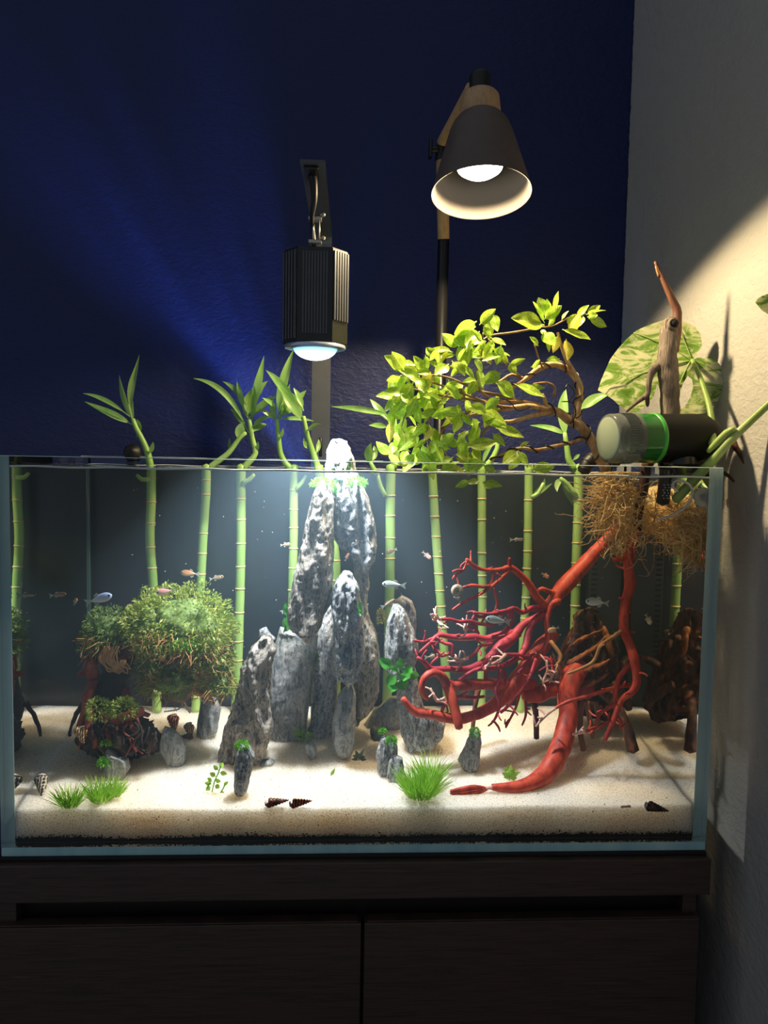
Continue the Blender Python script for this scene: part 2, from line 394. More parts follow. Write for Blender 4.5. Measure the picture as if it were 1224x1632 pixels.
soil_top = lambda x: 0.0165+0.0035*noise.noise(Vector((x*9, 1, 0)))+0.0015*noise.noise(Vector((x*60, 4, 0)))
V = []; Fc = []
for j in range(gy+1):
    for i in range(gx+1):
        x = x0+(x1-x0)*i/gx; y = y0+(y1-y0)*(j/gy)**1.3; V.append((x, y, sand_z(x, y)))
top = lambda i, j: j*(gx+1)+i
for j in range(gy):
    for i in range(gx): Fc.append((top(i, j), top(i+1, j), top(i+1, j+1), top(i, j+1)))
nb = len(V)
for i in range(gx+1): V.append((x0+(x1-x0)*i/gx, y0, soil_top(x0+(x1-x0)*i/gx)-0.003))
for i in range(gx+1): V.append((x0+(x1-x0)*i/gx, y1, 0.02))
for i in range(gx):
    Fc.append((nb+i, nb+i+1, top(i+1, 0), top(i, 0))); Fc.append((nb+gx+1+i+1, nb+gx+1+i, top(i, gy), top(i+1, gy)))
    Fc.append((nb+i+1, nb+i, nb+gx+1+i, nb+gx+2+i))
Fc.append((nb, *[top(0, j) for j in range(0, gy+1)], nb+gx+1)); Fc.append((nb+gx, nb+2*gx+1, *[top(gx, j) for j in range(gy, -1, -1)]))
tag(mk('sand_bed', (V, Fc), M_SAND, None, True, (0.45, 0.15, 0.02)), 'pale beige sand bed sloping up to the back of the tank', 'sand', None, 'stuff')
M_SOIL = mat('black_soil', [(0.3, '#070707'), (0.7, '#1c1b1c')], 500, rough=0.75, bump=0.8, bump_scale=600)
rs = random.Random(3); parts = []
V = []; Fc = []
for i in range(241):
    x = x0+(x1-x0)*i/240; V += [(x, y0-0.0006, TG+0.0002), (x, y0-0.0006, soil_top(x)), (x, y1, soil_top(x)*0.9), (x, y1, TG+0.0002)]
    if i:
        a = (i-1)*4; b2 = i*4
        Fc += [(a+k2, b2+k2, b2+(k2+1) % 4, a+(k2+1) % 4) for k2 in range(4)]
Fc += [(0, 1, 2, 3), (960, 963, 962, 961)]
parts.append((V, Fc))
def grain(p, r):
    v = [(p[0]+r*dx*rs.uniform(.7, 1.2), p[1]+r*0.5*dy, p[2]+r*dz*rs.uniform(.7, 1.2)) for dx, dy, dz in ((1, 0, 0), (-1, 0, 0), (0, 1, 0), (0, -1, 0), (0, 0, 1), (0, 0, -1))]
    return v, [(0, 2, 4), (2, 1, 4), (1, 3, 4), (3, 0, 4), (2, 0, 5), (1, 2, 5), (3, 1, 5), (0, 3, 5)]
for k in range(1500):
    x = rs.uniform(x0+0.002, x1-0.002); parts.append(grain((x, y0-0.0004, soil_top(x)+abs(rs.gauss(0, 0.0022))-0.001), rs.uniform(0.0006, 0.0014)))
for k in range(46):
    x = rs.uniform(x0+0.005, x1-0.005); y = rs.uniform(0.013, 0.16) if k % 3 else y0; z = sand_z(x, y) if y > y0 else rs.uniform(0.02, 0.05)
    parts.append(grain((x, y, z+0.0005), rs.uniform(0.0006, 0.0012)))
tag(mk('soil_layer', join(*parts), M_SOIL, None, False, (0.45, 0.15, TG)), 'black granular soil layer along the tank bottom under the sand', 'soil', None, 'stuff')
# bubbles along the water line at the left
M_BUB = clear_mat('bubble_film', 1.35, (0.97, 0.97, 0.95), 0.05, 2.5)
parts = []
for px, w in [(rs.gauss(97, 14), 3.2) for _ in range(26)]+[(rs.uniform(110, 190), 1.6) for _ in range(46)]+[(rs.uniform(40, 62), 1.6) for _ in range(10)]+[(rs.uniform(740, 930), 1.3) for _ in range(60)]:
    y = TG+rs.uniform(0.002, 0.006); r = w*mpp(y)*rs.uniform(0.5, 1.1); p = at(px, 745, y)
    bm = bmesh.new(); bmesh.ops.create_icosphere(bm, subdivisions=2, radius=r, matrix=Matrix.Translation((p.x, y, ZW+0.0014+r*0.3))); parts.append(from_bm(bm))
tag(mk('bubble_foam', join(*parts), M_BUB, None, True, (0.1, 0.02, ZW)), 'line of small clear bubbles floating against the front glass at the water line', 'bubbles', None, 'stuff')
# ------------------------------------------------------------------ LED pendant on its bracket
M_BLACK = mat('black_metal', [(0.3, '#0b0b0c'), (0.7, '#131314')], 60, rough=0.32, metal=0.0, spec=0.6)
M_ANTH = mat('anthracite_metal', [(0.3, '#4b4d53'), (0.7, '#55575e')], 30, rough=0.38, metal=0.3)
M_STEEL = mat('steel', '#b9b3a6', rough=0.25, metal=0.9)
M_RUBBER = mat('black_rubber', '#0e0e0f', rough=0.5)
YP = 0.335                                             # bracket post, behind the tank
br = thing('lamp_bracket', 'flat grey metal bracket arm rising behind the tank and reaching over it', 'bracket', at(512, 720, YP))
yt = 0.02; pt = at(498, 257, yt); w2 = 19*mpp(yt)
zarm = pt.z; pb = at(512, 600, YP); xs = 14.5*mpp(YP)
def strip_bar(path, hw, th):                            # a bar of rectangular section along a path in x/y/z, width in x
    V = []; Fc = []
    for i, p in enumerate(path):
        t = (path[min(i+1, len(path)-1)]-path[max(i-1, 0)]).normalized(); n = Vector((1, 0, 0)).cross(t).normalized()
        for sx, sn in ((-1, -1), (1, -1), (1, 1), (-1, 1)): V.append(tuple(p+Vector((sx*hw, 0, 0))+n*(sn*th/2)))
    for i in range(len(path)-1):
        for k in range(4): k2 = (k+1) % 4; Fc.append((i*4+k, i*4+k2, i*4+4+k2, i*4+4+k))
    n = len(path)*4; Fc += [(0, 3, 2, 1), (n-4, n-3, n-2, n-1)]
    return V, Fc
R = 0.03; path = [Vector((pb.x, YP, 0.30)), Vector((pb.x, YP, zarm-R))]
path += [Vector((pb.x+(pt.x-pb.x)*0.05, YP-R+R*cos(a), zarm-R+R*sin(a))) for a in [pi/2*i/8 for i in range(1, 9)]]
path += [Vector((pt.x, yt, zarm))]
mk('post_and_arm', strip_bar(path, xs, 0.004), M_ANTH, br, False)
mk('clamp_block', bbox(pb.x-0.018, pb.x+0.018, TD+TG+0.003, YP+0.012, 0.36, 0.42, 0.002), M_BLACK, br, False)
ph = at(511, 698, YP-0.012)
mk('adjusting_pin', tube([ph, ph+Vector((0, 0, -0.03))], 0.0028, 10, smoothed=False), M_RUBBER, br)
hook_top = at(497, 263, 0.05); hook_top.z = zarm-0.002
mk('hook_plate', bbox(hook_top.x-0.009, hook_top.x+0.009, 0.028, 0.072, zarm-0.006, zarm-0.002, 0.001), M_BLACK, br, False)

YL = 0.09
pen = thing('pendant_light', 'black hexagonal pendant light with bright blue-white lens hanging over the tank', 'lamp', LED_P)
zb = at(504, 552, YL).z; ztp = at(504, 402, YL).z; s = mpp(YL); cx = at(503, 500, YL).x
hexo = [(-27, -34), (27, -34), (50, -6), (50, 12), (27, 36), (-27, 36), (-50, 12), (-50, -6)]
V = []; Fc = []
lev = [(zb, 0.97), (zb+0.003, 1.0), (ztp-0.003, 1.0), (ztp, 0.96)]
for z, k in lev:
    for x, y in hexo: V.append((cx+x*s*k, YL+y*s*k, z))
for i in range(3):
    for j in range(8): j2 = (j+1) % 8; Fc.append((i*8+j, i*8+j2, i*8+8+j2, i*8+8+j))
Fc += [tuple(range(7, -1, -1)), tuple(range(24, 32))]
mk('housing', (V, Fc), M_BLACK, pen, False)
def fins(p0, p1, n, za, zc, outward):                   # upright cooling fins on one face
    p0 = Vector((cx+p0[0]*s, YL+p0[1]*s, 0)); p1 = Vector((cx+p1[0]*s, YL+p1[1]*s, 0)); d = (p1-p0).normalized(); nrm = Vector((d.y, -d.x, 0))
    for i in range(n):
        c = p0.lerp(p1, (i+0.5)/n); hw = (p1-p0).length/n*0.28
        q = [c-d*hw, c+d*hw, c+d*hw+nrm*0.0022, c-d*hw+nrm*0.0022]
        v = [(a.x, a.y, z) for z in (za, zc) for a in q]
        mk('cooling_fin', (v, [(0, 1, 2, 3), (7, 6, 5, 4), (0, 4, 5, 1), (1, 5, 6, 2), (2, 6, 7, 3), (3, 7, 4, 0)]), M_ANTH, pen, False)
h = ztp-zb
fins((27, -34), (50, -6), 6, zb+h*0.25, ztp-0.004, 1); fins((-50, -6), (-27, -34), 5, zb+0.006, ztp-0.004, 1); fins((-20, -34), (20, -34), 9, zb+h*0.1, ztp-0.006, 1)
mk('lens_ring', lathe([(0.0405, 0.0), (0.0405, 0.004), (0.030, 0.0035), (0.030, -0.001)], (cx, YL, zb-0.0035), (0, 0, 1), 40, False), mat('white_reflector', '#c9d4ea', rough=0.2, metal=0.6), pen)
M_LENS = glow_mat('lit_lens', (0.5, 0.83, 1.0, 1), 1.0)
nt = M_LENS.node_tree; sp_ = nt.nodes.new('ShaderNodeSeparateXYZ'); tc_ = nt.nodes.new('ShaderNodeTexCoord'); nt.links.new(tc_.outputs['Generated'], sp_.inputs[0])
rp_ = ramp(nt, [(0.0, (6, 6.5, 7, 1)), (0.35, (1.3, 1.9, 2.1, 1)), (0.75, (0.35, 0.75, 0.9, 1)), (1.0, (0.25, 0.42, 0.7, 1))]); nt.links.new(sp_.outputs[2], rp_.inputs[0]); nt.links.new(rp_.outputs[0], nt.nodes['Principled BSDF'].inputs['Emission Color'])
prof = [(0.0295*cos(a), -0.017*sin(a)) for a in [pi/2*i/9 for i in range(10)]]
mk('lens', lathe(prof, (cx, YL, zb-0.0015), (0, 0, 1), 36, False), M_LENS, pen)
mk('lens_collar', lathe([(0.0300, 0.0), (0.0315, -0.002), (0.0300, -0.003)], (cx, YL, zb-0.001), (0, 0, 1), 36, False), mat('clear_collar', '#9fc4d8', rough=0.15), pen)
lo.location = (cx, YL, zb-0.024)
cable = [hook_top+Vector((0, 0.004, -0.003)), at(500, 290, 0.055), at(501, 320, 0.06), at(497, 345, 0.075), at(499, 372, YL), Vector((cx-0.002, YL, ztp+0.001))]
mk('hanging_cord', tube(cable, [0.006, 0.005, 0.0036, 0.003, 0.003, 0.0035], 8), M_RUBBER, pen)
for py in (349, 386):
    c = at(504, py, 0.085); g = mk('cord_clamp', bbox(c.x-0.010, c.x+0.007, 0.080, 0.092, c.z-0.0025, c.z+0.0025, 0.0008), M_STEEL, pen, False)
    mk('screw', tube([c+Vector((0.006, -0.004, 0.003)), c+Vector((0.011, -0.004, 0.005))], 0.0026, 10, smoothed=False), M_STEEL, g)
for dx in (-0.004, 0.004):
    c0 = at(504, 349, 0.085); c1 = at(504, 390, 0.087)
    mk('clamp_rod', tube([c0+Vector((dx, -0.003, 0)), c1+Vector((dx, -0.003, 0))], 0.0011, 8, smoothed=False), M_STEEL, pen)

# ------------------------------------------------------------------ warm floor lamp
M_SHADE = mat('taupe_metal_shade', [(0.3, '#5c4f49'), (0.7, '#66584f')], 30, rough=0.5, spec=0.4)
M_SHIN = mat('shade_lining', '#4c4744', rough=0.6)
M_OAK = mat('pale_ash_wood', [(0.3, '#b08a5e'), (0.55, '#c9a478'), (0.75, '#a07a50')], 14, (14, 14, 1), rough=0.5, bump=0.1)
YF = 0.17
fl = thing('floor_lamp', 'reading lamp with dark taupe cone shade, wood joints and black pole behind the tank', 'lamp', (at(704, 560, 0.345).x, 0.36, FLOOR_Z))
AX = LAMP_AX; s = mpp(0.13); mouth = at(767, 309, 0.13)
mk('shade', lathe([(78*s, 0.0), (77.0*s, -0.004), (50*s, -0.090), (44*s, -0.102), (37*s, -0.110), (33*s, -0.113)], mouth, AX, 56, False), M_SHADE, fl)
mk('shade_lining', lathe([(78*s, 0.0003), (76.0*s, -0.001), (49*s, -0.088), (36*s, -0.104), (0.0, -0.106)], mouth, AX, 56, False), M_SHIN, fl)
mk('wood_collar', lathe([(31*s, -0.110), (33*s, -0.113), (30.5*s, -0.143), (28*s, -0.146), (0, -0.146)], mouth, AX, 40, False), M_OAK, fl)
mk('socket_cap', lathe([(17*s, -0.143), (17*s, -0.174), (15*s, -0.180), (0, -0.180)], mouth, AX, 28, False), M_RUBBER, fl)
bc = BULB_P
prof = [(0.033*cos(a), 0.010*sin(a)) for a in [pi/2*i/8 for i in range(9)]]
prof = [(0.020, -0.07), (0.030, -0.03), (0.0335, -0.006)]+prof
mk('bulb', lathe(prof, bc-AX*0.022, AX, 36, False), mat('white_bulb_body', '#dddad2', rough=0.4), fl)
mk('bulb_face', lathe([(0.031, 0.0), (0.024, 0.0055), (0.012, 0.0085), (0.0, 0.009)], bc-AX*0.018, AX, 36, False), glow_mat('lit_bulb', (1.0, 0.93, 0.78, 1), 14), fl)
bo.location = bc+AX*0.001
YQ = 0.345
pole_x = at(706, 470, YQ)
p_top = at(707, 378, YQ); p_k = at(702, 240, YQ-0.03); p_hi = at(750, 150, 0.15)
mk('pole', tube([Vector((pole_x.x-0.004, YQ, FLOOR_Z+0.02)), p_top], 0.0095, 16, smoothed=False), mat('satin_black_pole', '#0f0f10', rough=0.28), fl)
mk('wood_stem', tube([p_top-Vector((0, 0, 0.003)), p_k-Vector((-0.003, 0, 0.012))], 0.0098, 16, smoothed=False), M_OAK, fl)
kn = mk('tilt_knuckle', tube([p_k-Vector((0, 0, 0.016)), p_k+Vector((0.004, 0, 0.014))], [0.009, 0.009], 14, smoothed=False), M_RUBBER, fl)
mk('wing_nut', join(tube([p_k-Vector((0.016, 0.004, 0)), p_k-Vector((0.004, 0.004, 0))], 0.005, 10, smoothed=False),
   bbox(p_k.x-0.019, p_k.x-0.014, p_k.y-0.012, p_k.y+0.004, p_k.z-0.014, p_k.z+0.016, 0.002)), M_BLACK, kn, False)
mk('wood_arm', tube([p_k+Vector((0.003, 0, 0.012)), at(742, 160, 0.20), at(752, 140, 0.17)], [0.0095, 0.0095, 0.009], 16), M_OAK, fl)
mk('lamp_base', lathe([(0.11, 0.0), (0.11, 0.012), (0.10, 0.018), (0.012, 0.022), (0.0, 0.022)], (pole_x.x-0.004, YQ+0.06, FLOOR_Z), (0, 0, 1), 40), M_BLACK, fl)
# ------------------------------------------------------------------ rocks
def rock_mat(name, dark, mid, light, vein, sc=1.0):
    m = bpy.data.materials.new(name); m.use_nodes = True; nt = m.node_tree; N, L = nt.nodes, nt.links
    b = N['Principled BSDF']; b.inputs['Roughness'].default_value = 0.72; b.inputs['Specular IOR Level'].default_value = 0.4
    v = coords(nt, (1, 1, 0.35)); n1 = tex(nt, v, 150*sc, 8, rough=0.72, dist=1.2)
    r1 = ramp(nt, [(0.36, dark), (0.45, mid), (0.53, light), (0.58, mid), (0.66, dark)]); L.new(n1, r1.inputs[0])
    n2 = tex(nt, coords(nt, (1, 1, 0.4)), 95*sc, 6, rough=0.65, dist=2.0)
    su = N.new('ShaderNodeMath'); su.operation = 'SUBTRACT'; su.inputs[1].default_value = 0.5; L.new(n2, su.inputs[0])
    ab = N.new('ShaderNodeMath'); ab.operation = 'ABSOLUTE'; L.new(su.outputs[0], ab.inputs[0])
    lt = N.new('ShaderNodeMapRange'); lt.inputs['From Min'].default_value = 0.0; lt.inputs['From Max'].default_value = 0.035
    lt.inputs['To Min'].default_value = 0.85; lt.inputs['To Max'].default_value = 0.0; L.new(ab.outputs[0], lt.inputs[0])
    n3 = tex(nt, coords(nt, (1, 1, 1)), 22*sc, 3); gate = ramp(nt, [(0.42, (0, 0, 0, 1)), (0.52, (1, 1, 1, 1))]); L.new(n3, gate.inputs[0])
    mu = N.new('ShaderNodeMath'); mu.operation = 'MULTIPLY'; L.new(lt.outputs[0], mu.inputs[0]); L.new(gate.outputs[0], mu.inputs[1])
    mx = N.new('ShaderNodeMix'); mx.data_type = 'RGBA'; L.new(mu.outputs[0], mx.inputs[0]); L.new(r1.outputs[0], mx.inputs[6]); mx.inputs[7].default_value = rgb(vein)
    L.new(mx.outputs[2], b.inputs['Base Color'])
    bm = N.new('ShaderNodeBump'); bm.inputs['Strength'].default_value = 0.8; bm.inputs['Distance'].default_value = 0.0035; L.new(n1, bm.inputs['Height'])
    bm2 = N.new('ShaderNodeBump'); bm2.inputs['Strength'].default_value = 0.8; bm2.inputs['Distance'].default_value = 0.003; L.new(n2, bm2.inputs['Height'])
    L.new(bm.outputs[0], bm2.inputs['Normal']); L.new(bm2.outputs[0], b.inputs['Normal'])
    return m
M_ROCK = rock_mat('grey_seiryu_stone', '#3c4047', '#747980', '#bcbfc1', '#eeebe4')
M_ROCKB = rock_mat('brown_veined_stone', '#3f3a37', '#79726d', '#b9b1a6', '#e6d9c2', 0.8)
M_ROCKP = rock_mat('pale_smooth_stone', '#5b5f63', '#83878a', '#aaacab', '#cfc9bb', 0.6)
def scan(poly, z):
    xs = []
    for i in range(len(poly)):
        (x0, z0), (x1, z1) = poly[i], poly[(i+1) % len(poly)]
        if (z0 <= z) != (z1 <= z): xs.append(x0+(x1-x0)*(z-z0)/(z1-z0))
    return (min(xs), max(xs)) if xs else None
def rock_shape(outline, Y, depth, amp=0.0035, freq=55, seed=0, lean=0.0, nseg=64, row=0.0024, box=2.6, ridge=1.0, bury=0.006):
    poly = [(p.x, p.z) for p in (at(x, y, Y) for x, y in outline)]
    za, zb2 = min(p[1] for p in poly), max(p[1] for p in poly); n = max(10, min(150, int((zb2-za)/row)))
    rnd = random.Random(seed); ph = [rnd.uniform(0, 6.28) for _ in range(4)]
    V = []; Fc = []; rows = 0
    for i in range(n+1):
        t = i/n; z = za+(zb2-za)*(0.004+0.992*t); sp = scan(poly, z)
        if sp is None: continue
        c = (sp[0]+sp[1])/2; hw = (sp[1]-sp[0])/2
        dep = depth*min(1.0, hw/(0.6*depth))**0.6*(0.75+0.25*sin(pi*min(1, t*1.1)))
        yy = Y+lean*(z-za)+0.12*depth*sin(t*4+ph[0])
        for k in range(nseg):
            a = 2*pi*k/nseg; ca, sa = cos(a), sin(a)
            e = 2/box; x = c+hw*math.copysign(abs(ca)**e, ca); y = yy+dep*math.copysign(abs(sa)**e, sa)
            # faceted, ridged crust
            q = Vector((x, y, z*0.55))*freq+Vector((seed*3.1, seed, 0))
            big = noise.noise(Vector((x, y, z*0.4))*freq*0.38+Vector((0, seed, 0)))
            st = Vector((x*1.5, y*1.5, z*0.28))*freq+Vector((seed*2.7, 0, seed)); rdg = 1-abs(noise.noise(st))*2.6; rdg2 = 1-abs(noise.noise(q*3.0+Vector((4, 4, 4))))*2.6
            cell = noise.cell(q*0.8)
            fine = noise.noise(q*6.5); vd = noise.voronoi(Vector((x*1.3, y*1.3, z*0.6))*freq*1.1+Vector((seed, seed*1.3, 0)))[0]
            dd = amp*(1.0*big+0.75*ridge*(rdg-0.55)+0.22*ridge*(rdg2-0.5)+0.25*fine+0.9*(0.45-vd[0]))
            front = abs(sa)
            x += ca*dd*(0.55+0.2*front); y += sa*dd*1.5; zz = z+amp*0.5*noise.noise(q*1.3+Vector((9, 0, 0)))
            if i == 0: zz -= bury
            V.append((x, y, zz))
        rows += 1
    for i in range(rows-1):
        for k in range(nseg):
            k2 = (k+1) % nseg; Fc.append((i*nseg+k, i*nseg+k2, (i+1)*nseg+k2, (i+1)*nseg+k))
    for i in (0, rows-1):
        cx2 = sum(V[i*nseg+k][0] for k in range(nseg))/nseg; cy2 = sum(V[i*nseg+k][1] for k in range(nseg))/nseg
        cz2 = sum(V[i*nseg+k][2] for k in range(nseg))/nseg+(0.001 if i else -0.002); V.append((cx2, cy2, cz2)); c = len(V)-1
        for k in range(nseg):
            k2 = (k+1) % nseg; Fc.append((c, i*nseg+k2, i*nseg+k) if i == 0 else (c, i*nseg+k, i*nseg+k2))
    return V, Fc
def rock(label, outline, Y, depth, m=None, name='rock', **kw):
    ymax = max(p[1] for p in outline); xm = sum(p[0] for p in outline)/len(outline)
    if Y is None: Y = sand_pt(xm, ymax-2).y + depth*0.6
    base = at(xm, ymax, Y)
    o = mk(name, rock_shape(outline, Y, depth, **kw), m or M_ROCK, None, True, base, None)
    return tag(o, label, 'rock')
G = 'grey scape stones'
rock('tall jagged central stone whose white-lit tip rises above the water', [(522, 722), (530, 702), (540, 698), (552, 704), (563, 735), (572, 765), (588, 795), (598, 835), (600, 868), (597, 895), (586, 918), (574, 912), (563, 892), (553, 880), (541, 872), (530, 855), (526, 800), (520, 760)], 0.165, 0.032, seed=1, amp=0.005, ridge=1.3)
rock('long leaning slab stone left of the central peak, rounded lower end', [(512, 766), (498, 790), (487, 835), (480, 870), (472, 905), (462, 950), (457, 985), (462, 1003), (475, 1013), (490, 1018), (502, 1015), (510, 1000), (519, 965), (528, 930), (531, 880), (531, 800), (524, 772)], 0.120, 0.022, M_ROCKB, seed=2, amp=0.0042, lean=0.04)
rock('narrow weathered stone under the right side of the central peak', [(560, 888), (586, 900), (588, 930), (583, 960), (589, 985), (600, 1010), (606, 1050), (604, 1100), (595, 1128), (572, 1152), (562, 1150), (562, 1000), (570, 940)], 0.185, 0.030, M_ROCKB, seed=3, amp=0.004)
rock('upright pale-topped stone in the middle, in front of the narrow weathered one', [(549, 908), (536, 925), (529, 945), (533, 1000), (530, 1060), (538, 1086), (556, 1094), (573, 1082), (580, 1040), (578, 990), (570, 935), (560, 912)], 0.125, 0.026, seed=4, amp=0.0045, ridge=1.4)
rock('rounded grey stone on the sand below the pale-topped middle stone', [(560, 1088), (540, 1108), (530, 1150), (529, 1180), (540, 1206), (552, 1211), (564, 1193), (567, 1150), (567, 1105)], None, 0.022, M_ROCKP, seed=5, amp=0.003)
rock('dark slanting stone between the broad slab and the rounded grey stone', [(531, 1000), (518, 1075), (506, 1120), (492, 1163), (496, 1173), (528, 1176), (534, 1120), (540, 1060)], None, 0.018, seed=6, amp=0.004)
rock('dark tall stone standing in shade behind the slanting one', [(505, 1000), (498, 1060), (494, 1150), (535, 1155), (540, 1000), (530, 960)], 0.235, 0.02, seed=26)
rock('broad smooth slab stone, shaded, left of centre', [(446, 999), (437, 1030), (429, 1085), (424, 1130), (432, 1182), (455, 1183), (487, 1174), (494, 1115), (503, 1055), (507, 1010), (480, 1008)], None, 0.024, M_ROCKP, seed=7, amp=0.0022)
rock('large craggy stone with a triangular foot, right of the mossy tree', [(418, 1012), (404, 1028), (387, 1062), (379, 1108), (358, 1158), (345, 1212), (372, 1221), (400, 1222), (416, 1215), (427, 1185), (433, 1158), (429, 1120), (433, 1060), (441, 1032), (434, 1012)], None, 0.028, M_ROCKB, seed=8, amp=0.0052, ridge=1.6)
rock('small light stone chip perched on top of the craggy stone', [(413, 1014), (414, 1003), (424, 999), (430, 1010), (440, 1018), (430, 1024)], 0.150, 0.010, seed=9, amp=0.0015)
rock('slim upright stone with a moss cap in the left front', [(376, 1200), (372, 1225), (374, 1262), (380, 1271), (394, 1262), (401, 1230), (405, 1205), (396, 1188), (384, 1186)], None, 0.011, seed=10, amp=0.0026)
rock('smooth split stone in front of the tree stump', [(263, 1157), (256, 1170), (255, 1195), (262, 1214), (276, 1222), (290, 1223), (297, 1212), (298, 1187), (286, 1168)], None, 0.012, M_ROCKP, seed=11, amp=0.0022)
rock('bluish stone standing at the back under the moss crown', [(322, 1106), (315, 1150), (313, 1172), (322, 1178), (337, 1177), (347, 1165), (352, 1130), (346, 1115)], None, 0.013, M_ROCKP, seed=12, amp=0.002)
rock('pale boot-shaped stone with two moss tufts at the left front', [(166, 1192), (172, 1187), (180, 1196), (187, 1206), (203, 1207), (208, 1224), (196, 1243), (176, 1241), (166, 1232), (172, 1212)], None, 0.011, M_ROCKP, seed=13, amp=0.002)
rock('pointed speckled stone right of centre behind the red branch tips', [(626, 965), (617, 990), (613, 1030), (614, 1068), (640, 1100), (662, 1060), (668, 1032), (658, 1002), (645, 970), (634, 962)], 0.150, 0.020, seed=14, amp=0.0035)
rock('dark rounded stone peeping out behind the pointed speckled one', [(628, 958), (640, 949), (656, 957), (663, 974), (663, 1010), (650, 1030), (634, 1000)], 0.200, 0.016, M_ROCKB, seed=15)
rock('wide black-grey boulder under the red branches, right of centre', [(632, 1062), (630, 1120), (638, 1170), (652, 1203), (664, 1198), (672, 1190), (690, 1190), (706, 1172), (710, 1152), (698, 1140), (676, 1130), (668, 1100), (664, 1066), (648, 1055)], None, 0.022, seed=16, amp=0.0036)
rock('flat light stone lying behind the centre rocks', [(578, 1157), (596, 1132), (622, 1112), (638, 1112), (642, 1160), (620, 1163)], None, 0.02, M_ROCKP, seed=17, amp=0.003)
rock('small two-tufted stone left of the big grass clump', [(606, 1176), (600, 1205), (603, 1234), (611, 1240), (623, 1226), (634, 1202), (633, 1186), (626, 1177), (616, 1171)], None, 0.010, seed=18, amp=0.0024)
rock('stubby square-topped stone touching the big grass clump', [(621, 1211), (616, 1235), (624, 1249), (635, 1247), (644, 1230), (643, 1209), (631, 1203)], None, 0.010, seed=19, amp=0.0022)
rock('fin-shaped stone with a moss cap between grass clump and red root', [(749, 1168), (740, 1190), (729, 1213), (740, 1228), (757, 1233), (764, 1220), (768, 1182), (764, 1166)], None, 0.010, seed=20, amp=0.0022)
rock('pebble leaning under a yellow-green sprig at the centre', [(486, 1182), (484, 1195), (492, 1208), (500, 1212), (505, 1200), (503, 1188), (495, 1180)], None, 0.008, M_ROCKP, seed=21, amp=0.0012)
rock('flat pebble on the sand beside the craggy stone', [(412, 1218), (418, 1213), (432, 1211), (438, 1214), (430, 1220), (418, 1222)], None, 0.012, M_ROCKP, seed=22, amp=0.0008, bury=0.001)
rock('dark mossy stone behind the two-tufted stone', [(590, 1165), (594, 1157), (606, 1158), (612, 1172), (604, 1180), (593, 1178)], None, 0.009, mat('mossy_dark_stone', [(0.3, '#2b332b'), (0.7, '#4b5a4a')], 90, bump=0.8), seed=23, amp=0.002)
# ------------------------------------------------------------------ lucky bamboo
M_STALK = mat('bamboo_stalk', [(0.3, '#7aa54c'), (0.55, '#9cc46a'), (0.75, '#b6d586')], 26, (1, 1, 0.25), rough=0.4, bump=0.15, sss=0.0, per_object=0.06)
M_NODE = mat('bamboo_node', [(0.3, '#b8a862'), (0.7, '#d8cb90')], 90, rough=0.6)
M_BLEAF = mat('bamboo_leaf', [(0.3, '#74a850'), (0.55, '#9bc972'), (0.8, '#c6e09c')], 30, (1, 1, 0.3), rough=0.35, translucent=0.35, per_object=0.12)
def bez(pts, t):
    P = [Vector(p) for p in pts]
    while len(P) > 1: P = [P[i].lerp(P[i+1], t) for i in range(len(P)-1)]
    return P[0]
def leaf_strip(pts, w, n=12, face=None, seed=0, power=0.75, fold=0.22, stem=0.12):
    """a leaf along a bezier, folded along its midrib; w = half width"""
    rnd = random.Random(seed); face = Vector(face or (rnd.uniform(-0.4, 0.4), -1, rnd.uniform(-0.1, 0.5))).normalized()
    V = []; Fc = []
    for i in range(n+1):
        t = i/n; p = bez(pts, t); tg = (bez(pts, min(1, t+0.02))-bez(pts, max(0, t-0.02))).normalized()
        s = tg.cross(face); s = s.normalized() if s.length > 1e-5 else Vector((1, 0, 0)); nn = s.cross(tg)
        u = max(0.0, (t-stem)/(1-stem)); k = (sin(pi*u**power))**0.85 if 0 < u < 1 else 0.0
        hw = max(w*k, w*0.10*(1-t) + 0.0002)
        for q in (-1, -0.5, 0, 0.5, 1): V.append(tuple(p+s*(hw*q)+nn*(hw*fold*(abs(q)*1.2-0.3)+0.08*hw*sin(9*t+q*2+seed))))
    for i in range(n):
        for k in range(4): a = i*5+k; Fc.append((a, a+1, a+6, a+5))
    return V, Fc
